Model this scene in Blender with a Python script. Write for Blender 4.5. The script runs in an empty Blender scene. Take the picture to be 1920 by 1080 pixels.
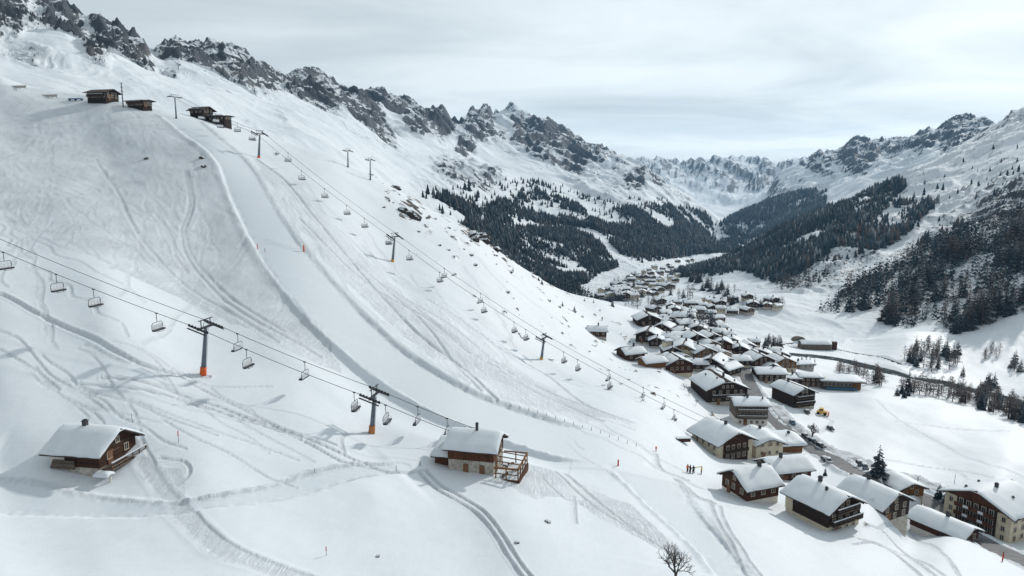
import bpy, math, random
import numpy as np
random.seed(7)
RNG = np.random.default_rng(11)
R = math.radians
S = bpy.context.scene
COL = S.collection

# ---------------------------------------------------------------- camera, sky, sun, exposure
FPX = 1300.0                    # focal length in pixels of a 1920 wide frame
PITCH = math.atan((540 - 340) / FPX)
CAMZ = 100.0
cam_d = bpy.data.cameras.new('camera'); cam = bpy.data.objects.new('camera', cam_d); COL.objects.link(cam)
cam_d.sensor_width = 36.0; cam_d.lens = 36.0 * FPX / 1920
cam_d.clip_start = 0.5; cam_d.clip_end = 60000
cam.location = (0, 0, CAMZ); cam.rotation_euler = (math.pi / 2 - PITCH, 0, 0)
S.camera = cam

SUN_AZ, SUN_EL = 42.0, 28.0     # degrees right of the view axis, degrees up
sun_dir = np.array([math.sin(R(SUN_AZ)) * math.cos(R(SUN_EL)), math.cos(R(SUN_AZ)) * math.cos(R(SUN_EL)), math.sin(R(SUN_EL))])
sl = bpy.data.lights.new('sun', 'SUN'); sun = bpy.data.objects.new('sun', sl); COL.objects.link(sun)
sl.energy = 3.2; sl.angle = R(2.0); sl.color = (1.0, 0.965, 0.91)
sun.rotation_euler = (math.pi / 2 - R(SUN_EL), 0, math.pi - R(SUN_AZ))
S.view_settings.view_transform = 'Standard'; S.view_settings.look = 'None'
S.view_settings.exposure = -0.13; S.view_settings.gamma = 1.0; S.view_settings.use_curve_mapping = False
S.cycles.use_denoising = True
S.cycles.max_bounces = 6; S.cycles.diffuse_bounces = 3; S.cycles.volume_bounces = 1

W = bpy.data.worlds.new('World'); S.world = W; W.use_nodes = True
def build_world():
    nt = W.node_tree; N = nt.nodes; L = nt.links; N.clear()
    def n(t, **k):
        o = N.new(t)
        for a, b in k.items(): setattr(o, a, b)
        return o
    out = n('ShaderNodeOutputWorld'); bg = n('ShaderNodeBackground'); L.new(bg.outputs[0], out.inputs[0])
    sky = n('ShaderNodeTexSky', sky_type='NISHITA', sun_disc=False, sun_elevation=R(SUN_EL), sun_rotation=R(SUN_AZ))
    tc = n('ShaderNodeTexCoord'); sep = n('ShaderNodeSeparateXYZ'); L.new(tc.outputs['Generated'], sep.inputs[0])
    # cloud deck: the view direction meets a plane overhead
    def math_(op, a, b=None, clamp=False):
        m = n('ShaderNodeMath', operation=op, use_clamp=clamp)
        for i, v in enumerate((a, b)):
            if v is None: continue
            if isinstance(v, (int, float)): m.inputs[i].default_value = v
            else: L.new(v, m.inputs[i])
        return m.outputs[0]
    zz = math_('ADD', math_('MAXIMUM', sep.outputs[2], 0.0), 0.10)
    px = math_('DIVIDE', sep.outputs[0], zz); py = math_('DIVIDE', sep.outputs[1], zz)
    cmb = n('ShaderNodeCombineXYZ'); L.new(px, cmb.inputs[0]); L.new(py, cmb.inputs[1])
    mp = n('ShaderNodeMapping'); L.new(cmb.outputs[0], mp.inputs[0]); mp.inputs['Rotation'].default_value = (0, 0, R(-25)); mp.inputs['Scale'].default_value = (0.6, 0.85, 1)
    n1 = n('ShaderNodeTexNoise'); L.new(mp.outputs[0], n1.inputs['Vector']); n1.inputs['Scale'].default_value = 1.0; n1.inputs['Detail'].default_value = 6; n1.inputs['Roughness'].default_value = 0.52; n1.inputs['Distortion'].default_value = 0.5
    n2 = n('ShaderNodeTexNoise'); L.new(mp.outputs[0], n2.inputs['Vector']); n2.inputs['Scale'].default_value = 0.2; n2.inputs['Detail'].default_value = 3
    mix = math_('ADD', math_('MULTIPLY', n1.outputs[0], 0.6), math_('MULTIPLY', n2.outputs[0], 0.4))
    ramp = n('ShaderNodeValToRGB'); L.new(mix, ramp.inputs[0])
    e = ramp.color_ramp.elements
    e[0].position = 0.37; e[0].color = (0.61, 0.69, 0.73, 1)
    e[1].position = 0.585; e[1].color = (0.945, 1.015, 1.04, 1)
    # the veil is thinner and brighter round the sun
    dot = n('ShaderNodeVectorMath', operation='DOT_PRODUCT'); L.new(tc.outputs['Generated'], dot.inputs[0]); dot.inputs[1].default_value = tuple(sun_dir)
    glow = math_('POWER', math_('MAXIMUM', dot.outputs['Value'], 0.0), 1.5)
    gain = math_('ADD', 0.74, math_('MULTIPLY', glow, 0.52))
    sc = n('ShaderNodeVectorMath', operation='SCALE'); L.new(ramp.outputs[0], sc.inputs[0]); L.new(gain, sc.inputs['Scale'])
    sk = n('ShaderNodeVectorMath', operation='SCALE'); L.new(sky.outputs[0], sk.inputs[0]); sk.inputs['Scale'].default_value = 0.1
    mx = n('ShaderNodeMix', data_type='RGBA'); mx.inputs[0].default_value = 0.94
    L.new(sk.outputs[0], mx.inputs[6]); L.new(sc.outputs[0], mx.inputs[7])
    L.new(mx.outputs[2], bg.inputs[0]); bg.inputs[1].default_value = 1.0
build_world()

# ---------------------------------------------------------------- pixels and rays
CT, ST = math.cos(PITCH), math.sin(PITCH)
def px2ue(px, py):
    u = (np.asarray(px, float) - 960) / FPX; v = (540 - np.asarray(py, float)) / FPX
    k = CT + v * ST
    return u / k, (-ST + v * CT) / k
def ue2px(U, E):
    # ray (U,1,E): forward = (0,CT,-ST), up = (0,ST,CT)
    f = CT - E * ST; up = ST + E * CT
    return 960 + FPX * U / f, 540 - FPX * up / f

# ---------------------------------------------------------------- noise
_perm = RNG.permutation(4096); _ga = RNG.random(4096) * 2 * math.pi
_gx = np.cos(_ga).astype(np.float32); _gy = np.sin(_ga).astype(np.float32)
def perlin(x, y, seed=0):
    x = np.asarray(x, np.float32); y = np.asarray(y, np.float32)
    xi = np.floor(x); yi = np.floor(y); xf = x - xi; yf = y - yi
    xi = xi.astype(np.int64) + seed * 131; yi = yi.astype(np.int64) + seed * 71
    def g(ix, iy, dx, dy):
        h = _perm[(_perm[ix & 4095] + iy) & 4095]
        return _gx[h] * dx + _gy[h] * dy
    u = xf * xf * xf * (xf * (xf * 6 - 15) + 10); v = yf * yf * yf * (yf * (yf * 6 - 15) + 10)
    a = g(xi, yi, xf, yf); b = g(xi + 1, yi, xf - 1, yf); c = g(xi, yi + 1, xf, yf - 1); d = g(xi + 1, yi + 1, xf - 1, yf - 1)
    return (a + (b - a) * u + (c - a) * v + (a - b - c + d) * u * v) * 1.5
def fbm(x, y, wl, octv=4, gain=0.5, seed=0):
    s = 0; a = 1.0; f = 1.0 / wl
    for i in range(octv):
        s = s + a * perlin(x * f, y * f, seed + i * 3); a *= gain; f *= 2.03
    return s
def ridged(x, y, wl, octv=5, gain=0.52, seed=0):
    s = 0; a = 1.0; f = 1.0 / wl; w = 1.0; tot = 0
    for i in range(octv):
        r = 1 - np.abs(perlin(x * f, y * f, seed + i * 5)) * 1.35
        r = np.clip(r, 0, 1) ** 2
        s = s + a * r * w; tot += a
        w = np.clip(r * 1.6, 0.25, 1); a *= gain; f *= 2.07
    return s / tot
def smooth(a, b, x):
    t = np.clip((x - a) / (b - a), 0, 1); return t * t * (3 - 2 * t)

# ---------------------------------------------------------------- the lie of the land: (px, py, distance)
KS = 0.35
CP = []
def P(*pts): CP.extend(pts)
# near slope
P((0,1080,68),(0,870,96),(0,700,115),(0,560,137),(0,470,160),(0,400,185),(0,300,225),(0,215,270),(0,148,305))
P((180,870,98),(200,1080,71),(200,700,120),(200,560,142),(200,400,195),(200,290,240),(200,185,290))
P((380,1080,73),(380,880,97),(380,705,130),(380,560,163),(390,400,208),(400,285,245),(400,232,300))
P((485,295,260),(540,470,195),(560,600,160),(560,740,130),(560,880,104),(560,1080,76))
P((700,815,125),(700,640,165),(737,490,231),(700,400,260),(700,930,98),(700,1080,78))
P((900,890,112),(900,760,150),(850,620,190),(870,520,245),(900,1080,80),(960,960,98))
P((1016,678,205),(1000,590,250),(1150,870,130),(1060,800,152),(1100,960,106),(1150,1080,84),(1200,740,195),(1120,640,270))
P((1230,840,150),(1290,880,140),(1290,800,185),(1250,700,240),(1180,675,260),(1120,630,290))
P((1400,935,127),(1300,1000,105),(1440,1080,90),(1540,1000,115),(1660,930,140),(1770,1020,122),(1850,1010,138),(1860,1035,126),(1700,1080,100),(1920,1080,112),(1900,1010,142))
P((1700,920,160),(1560,870,178),(1480,800,205),(1410,730,245),(1400,690,275),(1340,860,165),(1340,760,222),(1270,700,252),(1210,600,350),(1300,650,290))
P((1700,850,190),(1880,900,168),(1640,738,250),(1900,800,218),(1760,770,233),(1600,760,235),(1700,1000,136))
# beyond the terrace: river, flats
P((1900,752,292),(1760,718,320),(1640,692,345),(1560,674,362),(1480,660,370),(1920,690,350),(1700,640,395),(1540,625,440),(1440,620,450),(1340,612,440),(1400,580,540),(1330,560,640),(1250,540,760),(1480,590,510))
P((1230,510,1000),(1280,490,1300),(1320,470,1600),(1345,445,2000),(1352,427,2600))
# near crest and the hidden fall behind it
for (x, y, d, hy_, hd) in [(200,181,300,196,372),(300,202,302,218,380),(400,229,310,246,395),(500,262,305,284,400),(620,294,300,322,400),(740,366,290,408,420),(870,431,300,486,450),(1000,516,325,560,480),(1130,571,350,592,480),(0,146,310,156,370),(-330,20,320,40,390)]:
    P((x, y, d), (x, y + hy_ - y, hd))
P((1220,590,400),(1180,562,620),(1150,545,700))
# left mountain
P((-330,-20,450),(-330,-130,600),(-330,-220,800),(0,112,430),(0,50,560),(0,-60,760),(100,70,560),(100,8,760),(200,140,480),(200,92,620),(200,50,770),(300,172,500),(300,132,680),(300,93,880))
P((400,205,520),(400,150,750),(400,86,1050),(500,240,560),(500,200,720),(500,160,950),(500,128,1180),(620,275,600),(620,240,800),(620,200,1050),(620,147,1320))
P((740,345,700),(740,310,850),(740,270,1150),(740,230,1450),(740,190,1800),(870,413,750),(870,380,900),(870,340,1100),(870,300,1500),(870,265,1800),(860,235,2050))
P((930,470,800),(930,400,1000),(930,340,1300),(930,280,1900),(930,225,2500))
P((1000,500,850),(1000,450,1050),(1000,400,1250),(1000,350,1500),(1000,300,1900),(1000,262,2200),(1000,226,2550))
P((1100,515,930),(1100,470,1080),(1100,420,1300),(1100,360,1650),(1100,310,2100),(1095,278,2500))
P((1200,535,800),(1200,500,1080),(1200,450,1300),(1200,390,1600),(1200,345,2000),(1190,306,2450),(1300,472,1560),(1300,435,1760),(1300,402,2000),(1260,360,2250),(1340,408,2100),(1395,456,1900),(1390,464,1850),(1330,405,2100))
# behind the left mountain
for (x, y, d) in [(0,0,1300),(200,120,1150),(300,150,1150),(400,150,1450),(500,190,1600),(620,210,1800),(740,250,2400),(870,290,2700),(1000,290,3300),(1100,330,3200),(1190,360,3200),(1260,400,2900),(1330,440,2600),(1395,470,2300)]: P((x, y, d))
# right slope
P((1920,650,385),(1920,560,440),(1920,450,560),(1920,350,720),(1920,270,950),(1920,200,1200),(1800,640,410),(1800,560,490),(1800,450,650),(1800,350,900),(1800,270,1190),(1660,605,465),(1700,540,570),(1700,450,730),(1700,380,900),(1700,327,1100))
P((1530,580,540),(1540,500,690),(1540,440,850),(1540,403,1000),(1440,535,690),(1460,490,830),(1400,505,850),(1400,470,1000),(1330,500,1000),(1290,509,1050))
P((2270,760,300),(2270,640,385),(2270,500,460),(2270,300,700),(2270,120,1000),(2270,20,1300),(2270,900,200),(2270,1080,125),(2100,1080,118),(2100,860,190))
P((-330,1080,64),(-330,860,92),(-330,680,112),(-330,520,138),(-330,350,180),(-330,200,235))
for (x, y, d) in [(1920,260,1600),(1800,310,1550),(1700,365,1500),(1540,450,1400),(1400,500,1300),(1300,505,1200)]: P((x, y, d))
# right far mountain
P((1860,258,2000),(1800,225,2600),(1860,238,2500),(1920,240,2500),(1700,310,2200),(1700,266,2800),(1610,268,3000),(1610,320,2400),(1540,293,3200),(1540,350,2500),(1480,313,3300),(1450,372,2600),(1400,400,2500),(1365,420,2450),(1440,430,2100),(1500,420,2000),(1600,380,1900),(1700,345,1800))
for (x, y, d) in [(1800,290,3600),(1700,320,3700),(1610,320,3900),(1540,330,4000),(1480,345,4000),(1400,420,3000)]: P((x, y, d))
# head of the valley
for x, y in [(1100,300),(1200,301),(1290,304),(1350,298),(1400,302),(1450,305),(1520,300)]: P((x, y, 5000), (x, y + 55, 6400))
P((1200,360,4100),(1340,398,3400),(1300,355,4300),(1400,360,4300),(1450,340,4500),(1340,418,2900))
for x in (-330, 0, 400, 800, 1100, 1400, 1700, 2000, 2270): P((x, 400, 8000), (x, 1500, 34))

def _prep():
    a = np.array(CP, float); U, E = px2ue(a[:, 0], a[:, 1]); s = KS * np.log(a[:, 2])
    X = np.stack([U, s], 1); n = len(a)
    r2 = ((X[:, None] - X[None]) ** 2).sum(-1); K = 0.5 * r2 * np.log(r2 + 1e-12)
    K += np.eye(n) * 2e-5
    Pm = np.c_[np.ones(n), X]
    A = np.block([[K, Pm], [Pm.T, np.zeros((3, 3))]])
    w = np.linalg.solve(A, np.r_[E, np.zeros(3)])
    return X.astype(np.float32), w.astype(np.float32)
RX, RW = _prep()
def rbf(U, lnd):
    U = np.asarray(U, np.float32); s = (KS * np.asarray(lnd)).astype(np.float32)
    sh = U.shape; U = U.ravel(); s = s.ravel(); out = np.empty(U.shape, np.float32)
    for i in range(0, len(U), 20000):
        u = U[i:i + 20000, None]; t = s[i:i + 20000, None]
        r2 = (u - RX[:, 0]) ** 2 + (t - RX[:, 1]) ** 2
        out[i:i + 20000] = (0.5 * r2 * np.log(r2 + 1e-12)) @ RW[:-3] + RW[-3] + RW[-2] * u[:, 0] + RW[-1] * t[:, 0]
    return out.reshape(sh)

# sharp crests: polyline of (px, py, distance), half-width in ln(distance)
CRESTS = [
 ([(-60,-60,760),(0,-40,760),(40,-16,760),(70,2,765),(100,6,765),(118,3,765),(128,16,770),(132,30,770),(145,33,772),(168,44,775),(180,44,775),(190,39,775),(200,52,778),(212,56,780),(222,49,780),(232,56,785),(240,68,790),(252,68,795),(270,75,800),(280,88,810),(292,100,820),(310,118,830)], 0.10),
 ([(284,120,880),(295,98,890),(310,88,900),(322,90,905),(336,78,920),(345,78,930),(352,84,940),(362,80,950),(372,83,960),(384,90,980),(395,85,1000),(404,82,1010),(416,88,1020),(430,81,1040),(445,88,1060),(460,98,1080),(478,112,1110),(492,118,1130),(500,127,1150),(512,130,1170),(526,136,1180),(534,145,1190)], 0.09),
 ([(528,150,1200),(545,138,1220),(560,131,1250),(574,123,1270),(590,128,1290),(605,130,1310),(622,144,1330),(634,158,1350),(645,168,1370),(655,176,1400),(668,168,1430),(676,175,1440),(690,190,1460),(698,205,1480),(706,208,1490),(716,220,1480),(728,240,1440),(738,262,1400)], 0.07),
 ([(680,190,1750),(697,178,1780),(720,182,1800),(745,188,1830),(765,194,1860),(785,194,1900),(800,190,1930),(815,186,1960),(832,187,1990),(840,200,2000),(848,215,2010),(858,225,2030),(870,212,2150),(885,205,2250),(898,204,2300),(908,192,2350),(918,198,2380),(926,214,2400),(936,222,2450)], 0.07),
 ([(915,225,2900),(930,205,2950),(945,198,3000),(955,193,3000),(968,196,3000),(982,197,2990),(996,208,2980),(1005,220,2960),(1020,222,2950)], 0.06),
 ([(990,240,2450),(1002,222,2480),(1012,220,2500),(1022,218,2520),(1035,228,2550),(1050,232,2570),(1062,240,2580),(1075,256,2590),(1090,264,2580),(1110,272,2560),(1120,271,2550),(1135,282,2530),(1145,291,2510),(1165,297,2490),(1190,303,2460),(1215,325,2400),(1240,340,2330),(1260,352,2280),(1290,375,2220),(1320,392,2150),(1350,415,2080),(1380,440,2000),(1398,455,1930)], 0.07),
 ([(1150,310,4900),(1185,302,4950),(1200,299,5000),(1210,301,5000),(1225,297,5000),(1240,298,5000),(1255,296,5000),(1270,303,5000),(1290,307,5000),(1310,303,5000),(1330,299,5000),(1348,296,5000),(1368,296,5000),(1385,302,5000),(1410,305,5000),(1435,303,5000),(1455,306,5000),(1470,301,5000),(1488,298,5000),(1500,304,4900),(1520,300,4800)], 0.10),
 ([(1470,320,3200),(1500,304,3200),(1520,294,3200),(1535,289,3200),(1555,291,3150),(1570,292,3100),(1585,275,3050),(1598,263,3000),(1608,259,3000),(1622,268,2980),(1640,265,2950),(1655,264,2920),(1672,265,2880),(1685,261,2850),(1705,260,2800),(1722,250,2760),(1740,241,2720),(1755,248,2700),(1770,236,2660),(1790,220,2620),(1806,211,2600),(1822,219,2590),(1832,224,2580),(1848,220,2580),(1862,232,2580),(1880,240,2580)], 0.08),
 ([(1240,525,1030),(1290,509,1050),(1340,490,1020),(1400,468,1000),(1470,432,1000),(1540,402,1000),(1600,372,1040),(1650,350,1080),(1700,327,1100),(1750,300,1140),(1800,270,1190),(1850,244,1210),(1880,226,1200),(1900,210,1200),(1920,198,1200),(1960,170,1200)], 0.06),
]
def crest_terms():
    T = []
    for pts, w in CRESTS:
        a = np.array(pts, float); U, E = px2ue(a[:, 0], a[:, 1]); o = np.argsort(U)
        T.append((U[o], E[o], np.log(a[o, 2]), w))
    return T
CT_ = crest_terms()
def base_E(U, lnd):
    """smooth land + sharp crests, as height over distance"""
    E = rbf(U, lnd)
    for cu, ce, cl, w in CT_:
        m = (U > cu[0] - .02) & (U < cu[-1] + .02) & (np.abs(lnd - cl.mean()) < 0.9)
        if not m.any(): continue
        u = U[m]; l = lnd[m]
        te = np.interp(u, cu, ce); tl = np.interp(u, cu, cl)
        cur = rbf(u, tl)
        fade = np.clip((u - cu[0] + .02) / .03, 0, 1) * np.clip((cu[-1] + .02 - u) / .03, 0, 1)
        E[m] += (te - cur) * fade * np.exp(-np.abs(l - tl) / w)
    return E

# rock faces: px, py, rx, ry, tilt(deg), strength, dmin, dmax
ROCKS = [(13,22,30,22,20,1,500,1000),(32,28,10,22,0,1,500,1000),(66,28,16,10,0,.7,500,1000),(110,16,34,16,20,1,600,1000),(133,52,34,16,40,1,600,1000),(160,72,30,12,35,.8,600,1000),(192,56,20,16,30,1,600,1000),(203,82,22,26,60,1,600,1000),(227,58,12,10,30,1,600,1000),(246,88,26,18,40,.9,600,1000),(262,124,22,14,35,.9,600,1000),(176,106,22,7,35,.9,500,1000),(318,140,16,5,40,.7,500,900),
 (350,105,50,24,15,.95,800,1300),(405,110,40,26,20,.85,800,1300),(450,125,45,24,30,.85,800,1300),(500,142,30,16,25,.8,800,1300),(573,150,40,26,30,.95,1000,1500),(615,165,35,22,40,.9,1000,1500),(545,178,25,14,40,.8,1000,1500),(590,192,30,14,30,.8,1000,1500),(655,188,26,20,40,.9,1100,1600),(705,232,16,32,-30,.95,1100,1600),(672,205,15,15,0,.7,1100,1600),
 (740,192,60,12,8,.95,1600,2300),(815,200,35,18,20,1,1600,2300),(845,226,16,16,60,1,1600,2300),(905,205,18,14,0,.95,2000,2700),(890,232,40,16,15,.85,1700,2700),(925,245,22,10,30,.7,1700,2700),(958,206,30,14,10,.55,2600,3300),(1000,255,28,30,-40,.95,1900,2800),(1035,258,40,34,30,.95,1900,2800),(1075,285,28,24,40,.9,1900,2800),(1122,284,20,14,20,.9,2100,2800),(1140,310,22,22,40,.6,1900,2800),(1190,338,14,18,40,.9,1800,2600),(1165,322,25,14,30,.55,1800,2600),(787,240,26,6,28,.9,1200,2000),(873,272,14,7,-10,.8,1200,2000),(850,320,26,10,15,.85,900,1500),(900,333,30,10,20,.8,900,1500),(1080,340,30,5,25,.5,1400,2000),(1230,330,20,8,30,.7,2000,2700),
 (1230,308,44,14,0,1,3700,6000),(1310,318,45,22,0,1,3700,6000),(1360,318,50,28,0,1,3700,6000),(1430,318,50,22,0,1,3700,6000),(1490,312,34,20,0,1,3500,6000),(1280,345,40,10,20,.7,3500,6000),(1420,350,40,12,-20,.7,3500,6000),(1540,302,32,14,0,.8,2500,3800),(1605,282,38,24,-20,1,2300,3800),(1665,274,40,14,0,.85,2300,3800),(1735,258,36,16,-20,.75,2200,3600),(1800,236,52,30,-20,.85,2000,3600),(1845,234,20,14,20,.8,2000,3600),(1560,330,40,10,-20,.45,2300,3400),(1700,300,60,12,-25,.5,1700,3000),(1490,340,40,14,-25,.5,2600,3600),
 (1900,222,24,14,-35,.6,900,1400),(1850,258,40,8,-32,.5,900,1400),(1790,290,50,8,-28,.4,900,1400),(1680,362,60,16,-26,.42,850,1200),(1880,380,60,26,-25,.62,500,900),(1800,400,80,26,-25,.5,500,1000),(1730,430,60,24,-22,.42,500,1000),(1640,450,70,20,-20,.36,500,1000),(1905,400,14,16,0,.9,500,900),(1600,490,60,16,-18,.35,500,900),(1560,530,50,10,-14,.4,500,800),
 (30,98,45,6,18,.8,380,600),(70,105,30,8,25,.5,380,600),(820,352,30,14,22,.35,700,1200),(960,380,50,14,20,.3,900,1500),(1150,360,50,10,25,.35,1500,2200),(1270,372,40,10,28,.4,1800,2400)]
def rock_mask(px, py, d):
    m = np.zeros(px.shape, np.float32)
    for x, y, rx, ry, t, s, a, b in ROCKS:
        k = (np.abs(px - x) < rx * 2.6 + ry) & (np.abs(py - y) < rx * 2.6 + ry) & (d > a) & (d < b)
        if not k.any(): continue
        c, sn = math.cos(R(t)), math.sin(R(t)); dx = px[k] - x; dy = py[k] - y; ry = ry * 1.75; rx = rx * 1.22
        q = ((dx * c + dy * sn) / rx) ** 2 + ((-dx * sn + dy * c) / ry) ** 2
        m[k] = np.maximum(m[k], s * np.exp(-q * q * 0.35))
    return m

def detail(U, lnd, E):
    """adds noise; returns E, rock attribute"""
    d = np.exp(lnd); x = U * d; y = d
    px, py = ue2px(U, E)
    far = smooth(math.log(330), math.log(520), lnd)
    rk = rock_mask(px, py, d) * far
    wA = 1 - smooth(math.log(1100), math.log(1500), lnd); wC = smooth(math.log(3000), math.log(3900), lnd); wB = 1 - wA - wC
    dz = np.zeros(U.shape, np.float32); rn = np.zeros(U.shape, np.float32)
    for wgt, wl, amp, sd in ((wA, 62, 15, 1), (wB, 120, 32, 40), (wC, 260, 52, 80)):
        k = (wgt > 0) & (far > 0)
        if not k.any(): continue
        xx, yy = x[k], y[k]
        wx = fbm(xx, yy, wl * 1.6, 2, .5, sd + 17) * wl * .35
        r1 = ridged(xx + wx, yy * .8 - wx, wl, 5, .56, sd)
        soft = fbm(xx, yy, wl * 2.6, 4, .45, sd + 29)
        dz[k] += wgt[k] * amp * ((r1 - .42) * (0.24 + 1.5 * rk[k]) + soft * .46)
        rn[k] += wgt[k] * ridged(xx - wx, yy + wx, wl * .55, 4, .6, sd + 7)
    E2 = E + dz * far / d
    if (far < 1).any():
        k = far < 1
        xx, yy = x[k], y[k]
        s = fbm(xx, yy, 46, 3, .5, 3) * .75 + fbm(xx, yy, 13, 3, .5, 9) * .16
        E2[k] += (1 - far[k]) * s / d[k]
    return E2, rk, rn

# ---------------------------------------------------------------- look-ups on the finished land
def land_E(U, lnd):
    U = np.atleast_1d(np.asarray(U, float)); lnd = np.atleast_1d(np.asarray(lnd, float))
    return detail(U, lnd, base_E(U, lnd))[0]
def ground_z(x, y):
    """height of the land at world x, y"""
    if GRID is not None:
        U = x / y; l = math.log(y)
        c = (U - GRID['u0']) / GRID['du']; r = (l - GRID['l0']) / GRID['dl']
        n_r, n_c = GRID['z'].shape
        if 0 <= c < n_c - 1 and 0 <= r < n_r - 1:
            i, j = int(r), int(c); fr, fc = r - i, c - j; Z = GRID['z']
            return float((Z[i, j] * (1 - fc) + Z[i, j + 1] * fc) * (1 - fr) + (Z[i + 1, j] * (1 - fc) + Z[i + 1, j + 1] * fc) * fr)
    return float(CAMZ + land_E(x / y, math.log(y))[0] * y)
GRID = None
_L = np.linspace(math.log(40), math.log(6000), 1200)
def ground_hit(px, py, dmin=40, dmax=6000):
    """first point of the land on the ray through a pixel"""
    U, E = px2ue(px, py)
    e = land_E(np.full(_L.shape, float(U)), _L)
    k = np.where((e >= E) & (_L > math.log(dmin)) & (_L < math.log(dmax)))[0]
    i = k[0] if len(k) else len(_L) - 1
    l = _L[i]
    if i > 0 and len(k): l = _L[i - 1] + (float(E) - e[i - 1]) / (e[i] - e[i - 1] + 1e-9) * (_L[1] - _L[0])
    d = math.exp(l)
    return float(U) * d, d, ground_z(float(U) * d, d)
def at(px, py, d):
    U, E = px2ue(px, py); return np.array([float(U) * d, d, CAMZ + float(E) * d])
def project(x, y, z):
    a = ue2px(x / y, (z - CAMZ) / y); return float(a[0]), float(a[1])
# ---------------------------------------------------------------- materials
MATS = {}
class NT:
    def __init__(s, name):
        m = bpy.data.materials.new(name); m.use_nodes = True; s.m = m; s.t = m.node_tree; s.t.nodes.clear()
        s.out = s.n('ShaderNodeOutputMaterial'); s.b = s.n('ShaderNodeBsdfPrincipled'); s.l(s.b.outputs[0], s.out.inputs[0])
        MATS[name] = m
    def n(s, t, **k):
        o = s.t.nodes.new(t)
        for a, b in k.items(): setattr(o, a, b)
        return o
    def l(s, a, b): s.t.links.new(a, b)
    def inp(s, k, v):
        if hasattr(v, 'links'): s.l(v, s.b.inputs[k])
        else: s.b.inputs[k].default_value = v
    def math(s, op, a, b=0.0, clamp=False):
        m = s.n('ShaderNodeMath', operation=op, use_clamp=clamp)
        for i, v in enumerate((a, b)):
            if hasattr(v, 'links'): s.l(v, m.inputs[i])
            else: m.inputs[i].default_value = v
        return m.outputs[0]
    def mix(s, f, a, b):
        m = s.n('ShaderNodeMix', data_type='RGBA')
        for i, v in ((0, f), (6, a), (7, b)):
            if hasattr(v, 'links'): s.l(v, m.inputs[i])
            else: m.inputs[i].default_value = v if i == 0 else (*v, 1)[:4]
        return m.outputs[2]
    def pos(s, scale=(1, 1, 1), rot=(0, 0, 0), obj=False):
        if obj: g = s.n('ShaderNodeTexCoord').outputs['Object']
        else: g = s.n('ShaderNodeNewGeometry').outputs['Position']
        mp = s.n('ShaderNodeMapping'); s.l(g, mp.inputs[0]); mp.inputs['Scale'].default_value = scale; mp.inputs['Rotation'].default_value = rot
        return mp.outputs[0]
    def noise(s, vec, scale, detail=4, rough=.5, dist=0.0):
        o = s.n('ShaderNodeTexNoise'); s.l(vec, o.inputs['Vector']); o.inputs['Scale'].default_value = scale; o.inputs['Detail'].default_value = detail
        o.inputs['Roughness'].default_value = rough; o.inputs['Distortion'].default_value = dist
        return o.outputs[0]
    def ramp(s, f, stops):
        r = s.n('ShaderNodeValToRGB'); s.l(f, r.inputs[0]); e = r.color_ramp.elements
        while len(e) < len(stops): e.new(0.5)
        for i, (p, c) in enumerate(stops):
            e[i].position = p; e[i].color = (*((c,) * 3 if isinstance(c, (int, float)) else c), 1)
        return r.outputs[0]
    def attr(s, name):
        return s.n('ShaderNodeAttribute', attribute_name=name).outputs['Fac']
    def bump(s, h, strength=.5, dist=.1, prev=None):
        b = s.n('ShaderNodeBump'); b.inputs['Strength'].default_value = strength; b.inputs['Distance'].default_value = dist
        s.l(h, b.inputs['Height'])
        if prev is not None: s.l(prev, b.inputs['Normal'])
        s.l(b.outputs[0], s.b.inputs['Normal']); return b.outputs[0]

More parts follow.
